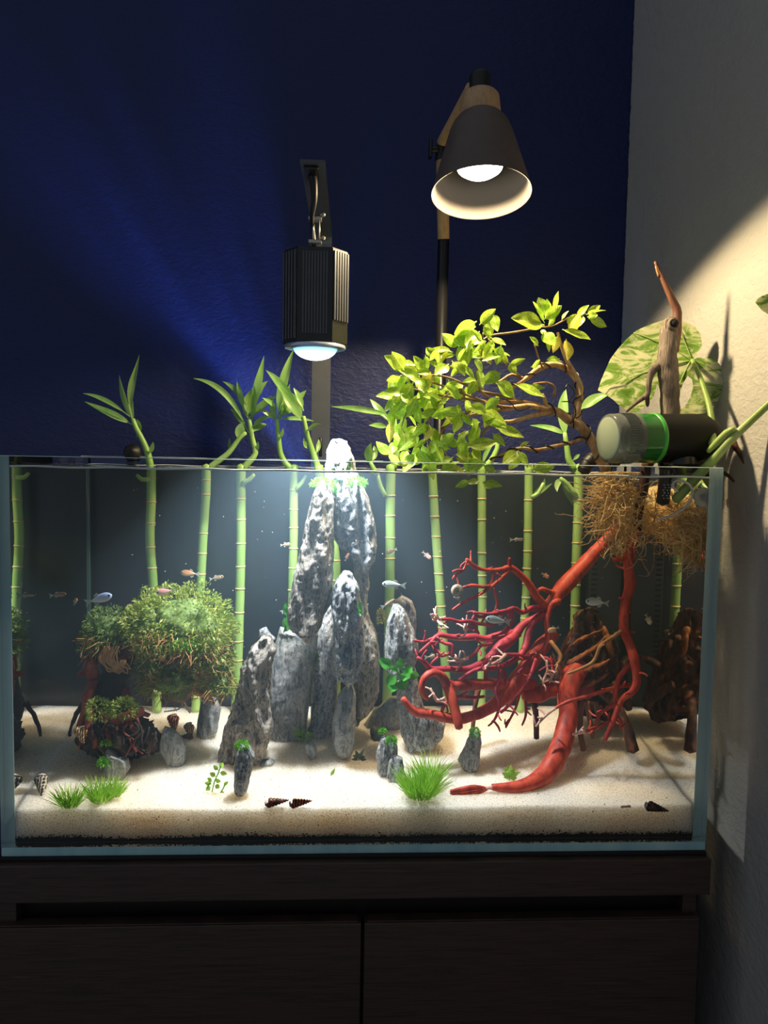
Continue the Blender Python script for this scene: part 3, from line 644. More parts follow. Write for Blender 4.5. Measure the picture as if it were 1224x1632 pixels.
def stalk(points, rpx, Y, label, nodes, leaves=(), top=(), shoots=()):
    (ax0, ay0), (ax1, ay1) = points[-2:]; points = list(points[:-1])+[(ax1+(ax1-ax0)/max(1, ay1-ay0)*(1134-ay1), 1134)]
    P = [at(x, y, Y) for x, y in points]; b = P[-1]; s = mpp(Y)
    t = thing('bamboo', label, 'bamboo', b, 'bamboo canes along the back')
    rad = [rpx*s]*len(P)
    mk('stalk', tube(P[::-1], rad, 14, 0.01, 0.05, 45), M_STALK, t)
    ys = [p[1] for p in points]
    def on(py):
        for (x0, y0), (x1, y1) in zip(points, points[1:]):
            if y0 <= py <= y1: return x0+(x1-x0)*(py-y0)/(y1-y0)
        return points[-1][0]
    for py in nodes:
        c = at(on(py), py, Y); r = rpx*s
        mk('node_ring', lathe([(r*0.98, -0.0016), (r*1.10, -0.0006), (r*1.12, 0.0003), (r*1.0, 0.0014)], c, (0.04*sin(py), 0.05, 1), 16, False), M_NODE, t)
    if top:
        TP = [at(x, y, Y) for x, y in top]; rr = [rpx*s*0.8*(1-0.45*i/(len(TP)-1)) for i in range(len(TP))]
        mk('shoot', tube(TP, rr, 10, 0.008), M_STALK, t)
    for sh in shoots:
        SP = [at(x, y, Y-0.006) for x, y in sh]; mk('shoot', tube(SP, [rpx*s*0.5]*(len(SP)-1)+[rpx*s*0.38], 8, 0.008), M_STALK, t)
    for i, (pts, w) in enumerate(leaves):
        Yo = [Y+0.010*sin(i*2.3)*k for k in range(len(pts))]
        mk('leaf', leaf_strip([at(x, y, yy) for (x, y), yy in zip(pts, Yo)], w*0.95*s, 14, None, i*7+int(points[0][0]), 0.8 if len(pts) > 2 else 0.7), M_BLEAF, t)
    return t
YB = 0.285
stalk([(241, 742), (241, 800), (239, 860), (244, 930), (248, 1010), (250, 1134)], 7.2, YB, 'leftmost bamboo cane, green shoot leaning left, in front of the dark corner', [762, 800, 834, 872, 905, 937, 975, 1022, 1060, 1100],
      [([(213, 678), (185, 662), (135, 640)], 6), ([(207, 664), (165, 630), (132, 627)], 4), ([(213, 674), (196, 640), (190, 598)], 5), ([(214, 672), (200, 620), (214, 612), (222, 565)], 6), ([(217, 697), (225, 682), (218, 668)], 6), ([(236, 724), (245, 714), (244, 704)], 4), ([(214, 680), (206, 650), (210, 622)], 4)],
      [(240, 745), (236, 724), (228, 703), (217, 682), (212, 668)], [[(238, 764), (226, 764), (218, 757)]])
stalk([(329, 742), (328, 790), (324, 850), (321, 910), (317, 980), (312, 1131)], 7.0, YB, 'second bamboo cane from the left, running down behind the moss crown', [765, 788, 850, 882, 915, 950, 1000, 1060, 1110],
      [([(380, 704), (380, 684), (391, 672)], 8), ([(366, 720), (366, 708), (366, 697)], 3)], [(331, 748), (345, 737), (364, 722), (382, 698), (392, 690)])
stalk([(384, 742), (384, 800), (384, 870), (382, 960), (379, 1060), (376, 1118)], 7.4, YB, 'third bamboo cane, with long drooping leaves, beside the moss crown', [795, 828, 866, 903, 938, 976, 1022, 1052, 1090],
      [([(396, 690), (372, 630), (345, 608), (308, 603)], 5), ([(398, 672), (386, 640), (427, 607)], 12), ([(400, 660), (408, 625), (421, 567)], 7), ([(392, 645), (375, 615), (355, 608)], 4), ([(390, 655), (382, 630), (378, 607)], 5), ([(402, 682), (412, 666), (432, 664)], 4), ([(402, 690), (412, 678), (425, 676)], 7), ([(407, 722), (412, 712), (411, 703)], 3), ([(396, 668), (420, 640), (440, 632)], 6), ([(394, 684), (380, 660), (368, 652)], 5), ([(400, 676), (408, 640), (404, 612)], 5)],
      [(386, 748), (398, 735), (407, 722), (402, 698), (397, 668)], [[(386, 770), (398, 764), (405, 756)]])
stalk([(469, 742), (468, 800), (468, 860), (466, 940), (466, 1118)], 7.0, YB, 'fourth bamboo cane, left of the leaning slab, with upright dark leaf', [781, 812, 841, 874, 905, 940, 990, 1050],
      [([(441, 668), (448, 610), (468, 557)], 8), ([(443, 664), (462, 650), (488, 622)], 10), ([(440, 650), (434, 642), (418, 634)], 4), ([(444, 668), (472, 664), (500, 671)], 3.5), ([(439, 672), (433, 650), (432, 631)], 5), ([(445, 700), (451, 692), (451, 682)], 3), ([(443, 676), (456, 640), (462, 612)], 6), ([(441, 672), (425, 655), (412, 652)], 4)],
      [(466, 748), (455, 738), (447, 722), (444, 695), (441, 668)], [[(472, 780), (482, 768), (488, 758)]])
stalk([(508, 742), (515, 800), (530, 860), (535, 890), (536, 930), (536, 1105)], 7.0, 0.270, 'fifth bamboo cane, glimpsed through the gap between the two tall stones', [893, 925, 960],
      [([(484, 672), (468, 648), (446, 616)], 9), ([(482, 668), (478, 640), (462, 625)], 5), ([(486, 690), (500, 676), (512, 676)], 4), ([(482, 664), (450, 610), (424, 590)], 7), ([(484, 655), (478, 632), (468, 618)], 5), ([(491, 716), (484, 708), (484, 698)], 4), ([(503, 724), (509, 712), (508, 700)], 4)],
      [(508, 748), (500, 724), (490, 694), (484, 664)])
stalk([(623, 742), (622, 800), (622, 860), (621, 930), (620, 990), (617, 1110)], 7.8, YB, 'sixth bamboo cane, right of the central peak, with pale level leaf', [790, 822, 857, 890, 928, 962, 1010],
      [([(626, 664), (585, 650), (528, 648)], 5), ([(624, 676), (602, 650), (590, 636)], 6), ([(620, 682), (604, 676), (588, 678)], 4.5), ([(628, 660), (622, 630), (628, 600)], 8), ([(633, 690), (648, 670), (640, 660)], 5), ([(590, 742), (584, 722), (592, 706)], 7), ([(592, 738), (600, 722), (596, 710)], 5)],
      [(626, 748), (632, 722), (630, 690), (627, 655)], [[(614, 790), (606, 775), (602, 757)], [(602, 757), (596, 748), (590, 736)]])
stalk([(688, 742), (692, 810), (698, 900), (703, 970), (708, 1040), (711, 1084)], 7.2, YB, 'seventh bamboo cane, slanting, behind the tips of the red branches', [791, 823, 855, 887, 914, 941, 966, 1000, 1040], (), ())
stalk([(767, 742), (768, 800), (768, 880), (769, 960), (768, 1040), (767, 1116)], 6.8, YB, 'eighth bamboo cane, straight, crossing behind the middle of the red branches', [795, 828, 881, 917, 951, 985, 1020, 1060],
      [([(770, 742), (770, 720), (788, 706)], 4)], [(768, 748), (782, 735), (792, 715), (794, 695)])
stalk([(843, 742), (842, 810), (841, 880), (838, 960), (834, 1020), (830, 1118)], 6.8, YB, 'ninth bamboo cane, yellow-green, behind the upper red fork', [797, 846, 878, 906, 930, 952, 985],
      [([(845, 790), (868, 778), (868, 762)], 4), ([(846, 792), (860, 784), (880, 770)], 4)], (), [[(848, 792), (858, 786), (866, 770)]])
stalk([(922, 742), (922, 800), (920, 860), (918, 920), (916, 1000), (913, 1120)], 7.6, YB, 'tenth and rightmost bamboo cane, beside the cream roots', [797, 833, 865, 897, 932, 965],
      [([(902, 694), (885, 680), (845, 678)], 5), ([(903, 706), (892, 650), (902, 620)], 9), ([(922, 656), (942, 634), (972, 628)], 9), ([(912, 735), (919, 727), (924, 724)], 3), ([(894, 762), (905, 775), (918, 812)], 8), ([(898, 762), (884, 768), (888, 784)], 5)],
      [(918, 748), (907, 735), (903, 710), (900, 690)], [[(918, 790), (905, 772), (893, 762)]])
# ------------------------------------------------------------------ red driftwood root
M_RED = mat('red_driftwood', [(0.28, '#7a241d'), (0.45, '#b43a2c'), (0.6, '#cf4f34'), (0.78, '#8c2a24')], 85, (1, 1, 0.4), rough=0.55, bump=0.5, bump_scale=120, bdist=0.0012)
M_PINK = mat('crimson_twig', [(0.3, '#8a2030'), (0.55, '#b3303f'), (0.8, '#7a1c2a')], 60, rough=0.55, bump=0.4, bump_scale=160)
M_PALE = mat('pale_twig_tip', [(0.3, '#c98d80'), (0.7, '#ecc9ba')], 80, rough=0.7)
M_BARK = mat('dry_grey_driftwood', [(0.32, '#3d332b'), (0.45, '#85776a'), (0.56, '#62564c'), (0.68, '#a1927f')], 170, (1, 1, 0.12), rough=0.8, bump=1.0, bump_scale=200, bdist=0.002)
M_BRNRED = mat('dry_reddish_heartwood', [(0.3, '#5f3a2a'), (0.7, '#8f5c40')], 50, (1, 1, 0.2), rough=0.6, bump=0.4)
M_STUMP = mat('dark_brown_stump', [(0.28, '#1c110c'), (0.48, '#482a19'), (0.62, '#7a4624'), (0.85, '#9a5c2c')], 120, (1, 1, 0.35), rough=0.75, bump=0.9, bump_scale=120, bdist=0.002)
M_SPL = mat('lit_orange_brown_splinter', [(0.3, '#3f2212'), (0.48, '#7d4620'), (0.62, '#a9652f'), (0.8, '#5a3218')], 130, (1, 1, 0.3), rough=0.75, bump=1.0, bump_scale=180, bdist=0.002)  # lighter copy of the stump wood, the splinters' lit look put into the colour
M_TAN = mat('tan_twig', [(0.3, '#8f5f33'), (0.7, '#b98a55')], 50, rough=0.65)
M_DKW = mat('dark_wet_wood', [(0.3, '#2a1512'), (0.6, '#4c211b'), (0.8, '#6b2f25')], 90, rough=0.5, bump=0.5)
def limb_pts(spec):
    return [at(p[0], p[1], p[2]) for p in spec], [p[3]*mpp(p[2]) for p in spec]
dw = thing('driftwood', 'branching red driftwood root with many thin crimson twigs, filling the right half of the tank', 'driftwood', at(905, 1140, 0.17))
rl = random.Random(11)
def limb(spec, m=None, name='branch', seg=10, wob=0.16, nubs=0, label=None, parent=None):
    P, Rr = limb_pts(spec)
    parts = [tube(P, Rr, seg, 0.005, wob, 70)]
    for _ in range(nubs):                               # broken side spurs
        i = rl.randrange(1, len(P)); a = P[i-1].lerp(P[i], rl.random()); r = min(Rr[i-1], Rr[i])
        d = Vector((rl.uniform(-1, 1), rl.uniform(-1, 1), rl.uniform(-0.6, 1))).normalized()
        q = a+d*(r+rl.uniform(0.004, 0.011)); e = q+(d+Vector((rl.uniform(-1, 1), rl.uniform(-1, 1), rl.uniform(-1, 1)))*0.7)*rl.uniform(0.003, 0.008)
        parts.append(tube([a, q, e], [min(r*0.6, 0.0022), 0.0014, 0.0009], 6, 0.004))
    return mk(name, join(*parts), m or M_RED, parent or dw, True, None, label)
# heavy limbs
limb([(925, 1062, .175, 17), (911, 1080, .16, 19), (906, 1112, .14, 14), (905, 1145, .125, 16), (897, 1182, .105, 17), (884, 1211, .085, 17), (866, 1236, .068, 15), (842, 1250, .052, 12), (812, 1255, .045, 9), (784, 1254, .042, 5)], name='main_root', seg=18, wob=0.10)
limb([(788, 1254, .042, 4), (775, 1256, .041, 3)], M_PALE, 'branch_tip')
for dy, a in ((-4, 0), (-1.3, 1), (1.5, 2), (4, 3)):
    limb([(776, 1257, .042, 3), (757, 1260+dy*1.6, .040, 3.2), (736, 1263+dy*1.5, .039, 3.4), (718, 1262+dy*0.4, .038, 2.2)], name='branch_tip', seg=8)
limb([(884, 1010, .20, 10), (862, 1032, .185, 13), (842, 1060, .165, 14), (815, 1094, .15, 13), (790, 1122, .14, 11), (760, 1138, .13, 9), (728, 1146, .12, 8.5), (691, 1139, .11, 8), (664, 1135, .105, 8), (650, 1124, .10, 6), (642, 1113, .098, 5)], name='thick_branch', seg=14, wob=0.14)
limb([(850, 1092, .175, 10), (792, 1090, .14, 9), (751, 1091, .12, 9.5), (720, 1092, .11, 9), (709, 1086, .105, 8)], name='thick_branch', seg=12)
limb([(714, 1094, .107, 9), (703, 1077, .10, 7), (689, 1072, .095, 6.5), (676, 1081, .09, 6), (672, 1096, .09, 5.5), (676, 1108, .09, 5), (682, 1114, .09, 3.5)], name='hooked_branch', seg=10)
limb([(712, 1090, .107, 9), (718, 1106, .10, 9.5), (724, 1128, .095, 8.5), (730, 1150, .09, 8), (732, 1161, .088, 6)], name='thick_branch', seg=12)
limb([(992, 832, .22, 8), (975, 852, .215, 9.5), (960, 868, .21, 10), (943, 886, .205, 11), (918, 914, .195, 12.5), (899, 935, .19, 14), (884, 953, .185, 10), (872, 968, .18, 8)], name='thick_branch', seg=14, wob=0.12)
limb([(942, 1100, .175, 14), (893, 1096, .18, 15), (860, 1106, .17, 13), (835, 1112, .165, 10)], name='thick_branch', seg=12, wob=0.2)
limb([(893, 948, .19, 6), (878, 944, .18, 4.5), (864, 938, .172, 3.5), (858, 942, .17, 3)], seg=8)
limb([(890, 958, .18, 7), (880, 962, .175, 5), (872, 985, .172, 5), (873, 1010, .17, 5), (872, 1024, .168, 4.5), (862, 1040, .16, 4), (846, 1046, .15, 4), (830, 1050, .145, 4)])
limb([(868, 965, .178, 7), (857, 953, .165, 6.5), (850, 943, .158, 6), (840, 927, .15, 6), (826, 913, .145, 5.5), (812, 904, .14, 5), (801, 907, .135, 3.6), (785, 909, .13, 3.2), (772, 908, .125, 3), (758, 904, .12, 4), (749, 897, .118, 3.4), (743, 891, .116, 2.6)], nubs=5)
limb([(812, 906, .14, 3.5), (812, 896, .138, 3), (812, 889, .137, 2)])
limb([(812, 907, .14, 4), (797, 923, .13, 3.4), (777, 939, .12, 3), (757, 951, .112, 2.8), (738, 960, .105, 2.6), (721, 972, .10, 1.8)], nubs=2)
limb([(781, 934, .122, 3), (768, 935, .116, 3.2), (752, 933, .11, 2.8), (738, 936, .106, 2)])
limb([(785, 911, .13, 2.5), (785, 924, .127, 2.2), (779, 934, .125, 2)], seg=7); limb([(787, 936, .125, 2), (791, 952, .125, 2.4), (793, 962, .125, 2.6), (789, 972, .125, 1.6)], seg=7)
limb([(744, 893, .116, 2), (741, 903, .115, 2.2), (737, 910, .112, 2), (727, 915, .11, 2.3), (721, 923, .108, 1.5)], seg=7, nubs=3); limb([(738, 909, .112, 2), (729, 908, .11, 1.8), (721, 911, .108, 1.4)], seg=7)
limb([(866, 970, .178, 6), (846, 970, .165, 4.8), (832, 976, .158, 4.4), (818, 969, .15, 3.4), (801, 977, .145, 3.2), (785, 982, .14, 3.2), (764, 983, .132, 3), (756, 981, .13, 2.6), (752, 990, .128, 2.2)], M_PINK, nubs=4)
limb([(818, 971, .15, 3), (800, 974, .142, 2.8), (781, 978, .137, 2.4), (764, 977, .13, 2.2), (754, 976, .128, 2)], M_PINK, seg=7, nubs=3)
limb([(786, 996, .14, 3), (764, 994, .13, 3), (748, 990, .122, 3.2), (732, 991, .116, 3), (717, 987, .11, 3), (701, 987, .104, 3)], M_PINK, nubs=2)
limb([(703, 987, .104, 3.2), (696, 986, .102, 3.6), (690, 988, .10, 3)], M_PALE, 'branch_tip', 8, 0.3, 9)
limb([(754, 994, .125, 2.4), (759, 1002, .127, 2.2), (763, 1010, .13, 2)], M_PINK, seg=7)
limb([(867, 978, .178, 6), (856, 985, .168, 5.5), (848, 994, .16, 5.4), (842, 1010, .152, 6), (839, 1027, .145, 6), (829, 1045, .135, 5.2), (812, 1056, .126, 4.6), (793, 1064, .118, 4.4), (764, 1066, .108, 4), (748, 1073, .102, 3.4), (732, 1084, .098, 3)], M_PINK, nubs=4)
limb([(862, 982, .178, 7), (836, 994, .175, 6), (824, 1008, .172, 8), (812, 1019, .165, 10), (801, 1028, .158, 10), (789, 1040, .148, 8), (776, 1053, .138, 7), (760, 1061, .128, 6), (744, 1067, .12, 5.6), (712, 1066, .11, 4.6), (687, 1066, .102, 4.4), (677, 1056, .098, 4), (665, 1048, .095, 3)], M_PINK, 'branch', 12, 0.14, 3)
limb([(828, 1009, .175, 7), (801, 1011, .165, 6), (773, 1018, .158, 5.4), (756, 1015, .15, 6), (736, 1016, .142, 5.2), (717, 1015, .135, 4.6), (700, 1012, .128, 4.4), (688, 1022, .122, 4), (676, 1033, .118, 3.6), (668, 1040, .115, 2.6)], M_PINK, nubs=5)
limb([(700, 1013, .128, 3), (686, 1019, .122, 2.8), (672, 1023, .118, 2.6), (660, 1020, .115, 2)], M_PINK, seg=7, nubs=2)
limb([(699, 1020, .126, 3), (711, 1026, .124, 3.2), (719, 1027, .123, 2.8), (721, 1034, .123, 3), (720, 1044, .123, 2.4)], M_PINK, seg=7)
limb([(814, 972, .15, 4), (816, 985, .15, 4), (809, 1002, .148, 4.4), (797, 1013, .144, 4), (784, 1016, .14, 4)], M_PINK, nubs=2)
limb([(785, 1026, .13, 3.2), (766, 1029, .122, 3), (758, 1040, .118, 3), (744, 1050, .112, 3)], M_PINK, seg=8, nubs=3)
limb([(746, 1049, .112, 3.2), (737, 1052, .108, 3.4), (727, 1055, .105, 2.4)], M_PALE, 'branch_tip', 8, 0.3, 9)
limb([(843, 1046, .14, 3), (824, 1044, .13, 3.4), (805, 1043, .12, 3)], M_PINK, seg=8, nubs=2)
limb([(806, 1043, .12, 3), (798, 1051, .115, 2.6), (785, 1058, .11, 2.4), (773, 1062, .108, 2.2)], M_PALE, 'branch_tip', 7, 0.25, 8)
limb([(854, 1050, .14, 3.4), (846, 1074, .13, 3.2), (834, 1097, .12, 3.2), (820, 1113, .115, 3), (808, 1127, .11, 2.6), (798, 1136, .107, 2)], M_PINK, nubs=4)
limb([(798, 1066, .118, 3.4), (795, 1084, .112, 3.4), (790, 1102, .108, 3.2), (795, 1116, .108, 3), (794, 1134, .107, 2.6), (786, 1150, .105, 2), (778, 1157, .104, 1.6)], M_PINK, seg=8, nubs=3)
limb([(786, 1148, .105, 2), (794, 1158, .106, 2), (797, 1166, .106, 1.4)], M_PINK, seg=7)
limb([(858, 1049, .15, 3.2), (872, 1049, .145, 3), (880, 1058, .14, 2.8), (884, 1068, .138, 2.2)], M_PINK, seg=8, nubs=4)
limb([(871, 1052, .14, 2.2), (872, 1070, .136, 2.2), (866, 1083, .134, 2.2), (866, 1093, .133, 1.6)], M_PALE, 'branch_tip', 7, 0.25, 6); limb([(884, 1066, .138, 2.2), (880, 1078, .135, 2.2), (876, 1088, .133, 1.6)], M_PALE, 'branch_tip', 7, 0.25, 6)
limb([(877, 1022, .165, 4), (886, 1033, .16, 3.4), (893, 1044, .155, 3.2), (892, 1054, .152, 2.6), (884, 1062, .15, 2)], M_TAN, seg=8)
for sp in ([(829, 1104, .16, 2.6), (822, 1128, .155, 2.2), (812, 1148, .15, 2), (806, 1160, .15, 1.4)], [(838, 1117, .16, 2.6), (838, 1140, .155, 2.2), (832, 1156, .15, 1.6)],
           [(772, 1110, .13, 2.4), (752, 1112, .125, 3), (735, 1110, .12, 3.4), (722, 1112, .117, 2.6)], [(712, 1118, .115, 3), (706, 1128, .114, 3), (703, 1140, .113, 2.2)],
           [(700, 1046, .12, 2.4), (690, 1054, .118, 2.2), (684, 1062, .118, 2)], [(757, 1004, .13, 2.4), (748, 1000, .126, 3), (741, 998, .123, 2)],
           [(795, 1062, .12, 2.4), (806, 1075, .12, 2.2), (804, 1092, .12, 1.8)], [(775, 1066, .13, 3.6), (774, 1080, .13, 3.6), (772, 1092, .135, 3.6)],
           [(690, 1026, .12, 2.2), (704, 1046, .12, 2.4), (716, 1040, .12, 2)], [(850, 1047, .145, 2), (836, 1062, .14, 2.2), (824, 1072, .138, 1.6)]):
    limb(sp, M_PINK, seg=7, nubs=2)
limb([(698, 1118, .113, 3), (693, 1112, .112, 3), (690, 1104, .112, 2)], M_PALE, 'branch_tip', 7, 0.3, 8); limb([(745, 1002, .124, 3), (740, 999, .122, 3)], M_PALE, 'branch_tip', 7, 0.3, 7)
# standing legs under the tangle
limb([(763, 1098, .17, 5), (757, 1125, .168, 4), (753, 1170, .167, 3.2)], M_STUMP, 'leg', 8); limb([(850, 1112, .18, 6), (854, 1140, .175, 5), (855, 1177, .17, 4.5)], M_STUMP, 'leg', 8)
limb([(930, 1120, .15, 5), (924, 1145, .145, 5.5), (925, 1170, .14, 5), (930, 1196, .135, 5)], M_BRNRED, 'leg', 8); limb([(936, 1118, .155, 5), (940, 1146, .15, 4.5), (945, 1176, .148, 3.6)], M_BRNRED, 'leg', 8)
limb([(950, 1118, .165, 5), (954, 1146, .16, 3.5), (957, 1162, .16, 2.6)], M_BRNRED, 'leg', 8)
# right-hand limb rising out of the water
limb([(1030, 744, 0.09, 8), (1026, 772, 0.09, 8.5), (1018, 805, 0.09, 8.5), (1014, 845, 0.09, 8.5)], M_DKW, 'thick_branch', 12, 0.2, 3, label='dark wet upper stretch of the right limb')
limb([(1014, 840, 0.09, 8.3), (1005, 872, 0.09, 9.0), (1002, 908, 0.09, 7.5), (1004, 930, 0.09, 9.0), (998, 957, 0.09, 7.5), (994, 1000, 0.09, 8.0), (1003, 1026, 0.09, 7.5), (1012, 1058, 0.077, 8.0), (1015, 1088, 0.075, 7.0), (1006, 1104, 0.075, 5.6), (992, 1114, 0.085, 5.2), (983, 1133, 0.085, 5.0), (974, 1156, 0.085, 4.6), (964, 1180, 0.085, 3.6)], name='thick_branch', seg=12, wob=0.16, nubs=7)
limb([(1004, 1060, 0.088, 5), (988, 1078, 0.088, 4.4), (981, 1100, 0.088, 4), (980, 1118, 0.088, 3.4)], seg=8)
limb([(1015, 1090, 0.088, 4), (1003, 1092, 0.088, 3.4), (988, 1094, 0.088, 3.2), (966, 1100, 0.088, 3.2), (938, 1109, 0.088, 3), (906, 1118, 0.088, 3), (884, 1129, 0.086, 2.6)], nubs=3)
limb([(886, 1128, 0.086, 2.6), (868, 1142, 0.083, 2.6), (854, 1158, 0.080, 1.8)], M_PALE, 'branch_tip', 7, 0.2, 3)
limb([(984, 1134, 0.088, 3.4), (972, 1148, 0.088, 3), (950, 1160, 0.088, 2.8), (932, 1166, 0.088, 2.4)], nubs=6, seg=8); limb([(934, 1165, 0.088, 2.4), (924, 1168, 0.088, 2.6), (913, 1171, 0.088, 1.8)], M_PALE, 'branch_tip', 7, 0.2, 4)
limb([(992, 1116, 0.088, 3.4), (970, 1128, 0.088, 3), (955, 1140, 0.088, 2.6), (948, 1156, 0.088, 2)], nubs=5, seg=8); limb([(980, 1140, 0.088, 3), (990, 1150, 0.088, 3), (988, 1162, 0.088, 2)], nubs=4, seg=7)
limb([(992, 1004, 0.088, 3.6), (979, 1014, 0.088, 3.4), (966, 1022, 0.088, 3), (956, 1030, 0.088, 3.2), (952, 1042, 0.088, 3.2), (944, 1056, 0.088, 3), (922, 1067, 0.088, 2.4), (904, 1074, 0.088, 1.8)], M_TAN, nubs=2, seg=8, label='thin tan twig')
limb([(1003, 888, 0.088, 4), (992, 891, 0.088, 3.6), (977, 892, 0.088, 3)], seg=8); limb([(992, 955, 0.088, 2.6), (987, 953, 0.088, 2)], seg=7)
top = limb([(1066, 690, 0.122, 15), (1068, 650, 0.122, 15), (1066, 606, 0.122, 16), (1063, 576, 0.122, 16.5), (1065, 543, 0.122, 15), (1068, 518, 0.122, 13), (1067, 508, 0.122, 9)], M_BARK, 'dry_upper_trunk', 18, 0.16, 0, 'dry grey-brown upper end standing above the water')
limb([(1030, 744, 0.122, 9), (1042, 722, 0.122, 10), (1058, 700, 0.122, 12), (1066, 680, 0.122, 14)], M_BRNRED, 'thick_branch', 12)
limb([(1074, 560, 0.122, 8), (1078, 530, 0.122, 8), (1079, 508, 0.122, 7.5), (1078, 492, 0.122, 6.5), (1071, 477, 0.122, 6), (1061, 455, 0.122, 4.6), (1052, 435, 0.122, 3.4), (1044, 417, 0.122, 2)], M_BRNRED, 'splintered_tip', 10, 0.2, 0, 'reddish splintered tip')
limb([(1050, 440, 0.122, 2.5), (1045, 424, 0.122, 1.4)], M_TAN, 'splinter', 6)
limb([(1056, 580, 0.122, 8), (1042, 588, 0.122, 7), (1035, 605, 0.122, 5), (1032, 628, 0.122, 4.5), (1022, 636, 0.122, 4), (1008, 647, 0.122, 3), (998, 656, 0.122, 2)], M_BARK, 'side_branch', 10, 0.2); limb([(1031, 628, 0.122, 4), (1032, 642, 0.122, 3.6), (1032, 648, 0.122, 1.6)], M_BARK, 'side_branch', 8)
p = at(1067, 519, .122); mk('knot_hole', tube([p+Vector((0, -.0165, 0)), p+Vector((0, -.010, 0))], [.0052, .006], 12, smoothed=False), mat('knot_hole_black', '#0c0908', rough=0.9), top)
mk('knot_rim', lathe([(.0055, .0005), (.0075, .0012), (.0085, -.001), (.0085, -.006)], p+Vector((0, -.0158, 0)), (0, -1, 0.1), 16, False), M_BARK, top)
limb([(1112, 742, .12, 6), (1140, 715, .10, 5.5), (1160, 700, .085, 6), (1175, 716, .07, 5), (1185, 732, .06, 5), (1194, 745, .052, 5)], M_STUMP, 'broken_twig', 9, 0.3, 3); limb([(1120, 752, .10, 4), (1148, 752, .075, 3.5), (1160, 758, .066, 3.2), (1170, 768, .06, 2)], M_STUMP, 'broken_twig', 8, 0.3)

# dark stump behind the red root
stump = thing('tree_stump', 'dark brown jagged wood stump behind the red root at the back right', 'driftwood', at(950, 1140, .20))
mk('stump_body', disp(rock_shape([(914, 1004), (915, 984), (924, 972), (938, 968), (950, 973), (957, 988), (960, 1002), (974, 1006), (980, 1030), (980, 1060), (992, 1080), (996, 1120), (980, 1142), (930, 1138), (892, 1120), (884, 1080), (888, 1044), (902, 1018)], .225, .03, amp=0.007, freq=60, seed=41, ridge=1.8), 0.002, 120), M_STUMP, stump)
for sp, w in (([(900, 1040, .19, 6), (922, 1022, .175, 7), (945, 1010, .17, 4), (960, 1004, .168, 2)], 0.3), ([(893, 1044, .19, 4), (903, 1018, .185, 6), (914, 1000, .185, 3)], 0.3), ([(905, 1058, .17, 8), (930, 1044, .165, 8), (950, 1030, .165, 5), (966, 1014, .168, 3)], 0.35),
              ([(915, 1075, .165, 9), (940, 1066, .158, 9), (960, 1058, .155, 6), (972, 1050, .153, 2)], 0.3), ([(935, 1092, .165, 8), (955, 1082, .158, 8), (972, 1072, .155, 2)], 0.3), ([(960, 1000, .2, 10), (968, 1020, .195, 12), (975, 1045, .19, 9)], 0.3),
              ([(898, 1080, .18, 8), (890, 1060, .18, 6), (880, 1040, .18, 3)], 0.3)):
    P, Rr = limb_pts(sp); mk('splinter', disp(tube(P, Rr, 12, 0.003, w, 90, flat=0.5), 0.002, 170), M_SPL, stump)
for sp in ([(965, 1100, .18, 14), (982, 1122, .155, 9), (992, 1142, .14, 8.5), (1002, 1168, .128, 9), (1009, 1197, .12, 10)], [(975, 1090, .2, 10), (996, 1112, .21, 7), (1002, 1130, .215, 6)], [(990, 1062, .21, 7), (1003, 1048, .23, 7), (1018, 1052, .25, 6)]):
    P, Rr = limb_pts(sp); mk('leg', tube(P, Rr, 12, 0.006, 0.15, 60), M_STUMP, stump)
# dim slotted strainer box in the back right corner
st = thing('overflow_strainer', 'dark plastic slotted strainer box in the back right corner behind the roots', 'strainer', at(965, 1120, .285))
M_DPL = mat('charcoal_plastic', '#15181a', rough=0.45)
xa, xb2 = at(937, 1000, .28).x, at(989, 1000, .28).x; za, zb3 = at(960, 1100, .28).z, at(960, 765, .28).z
mk('strainer_body', bbox(xa, xb2, .284, .3025, za, zb3, 0.002), M_DPL, st, False)
for i in range(36):
    z = za+0.02+(zb3-za-0.04)*i/36
    mk('comb_tooth', bbox(xa+0.004, xa+0.014, .2836, .285, z, z+0.0035, 0.0006, 1), mat('grey_comb', '#0b0d0e', rough=0.95, spec=0.03) if i == 0 else bpy.data.materials['grey_comb'], st, False)
# ------------------------------------------------------------------ moss-crowned bonsai stump
M_MOSS = mat('green_moss', [(0.25, '#5c7a2a'), (0.5, '#93a845'), (0.75, '#cfd07c')], 60, rough=0.6, translucent=0.25)
M_MOSSD = mat('dark_moss', [(0.25, '#456438'), (0.5, '#6f8c4c'), (0.75, '#a0b46c')], 60, rough=0.6, translucent=0.25)
M_FIBRE = mat('orange_root_fibre', [(0.3, '#8a5a34'), (0.55, '#b98a58'), (0.8, '#d8b688')], 50, rough=0.7)
M_FRESH = mat('bright_moss', [(0.3, '#4f9a1e'), (0.6, '#79c832'), (0.85, '#a9e052')], 120, rough=0.6, translucent=0.3)
M_TRUNK = mat('black_bog_wood', [(0.3, '#15100e'), (0.55, '#2c221d'), (0.75, '#45352c')], 45, (1, 1, 0.3), rough=0.75, bump=0.9, bump_scale=120, bdist=0.002)
M_RBROWN = mat('red_brown_root', [(0.3, '#5c211b'), (0.55, '#8a3a2c'), (0.8, '#b06a55')], 50, rough=0.7, bump=0.5)
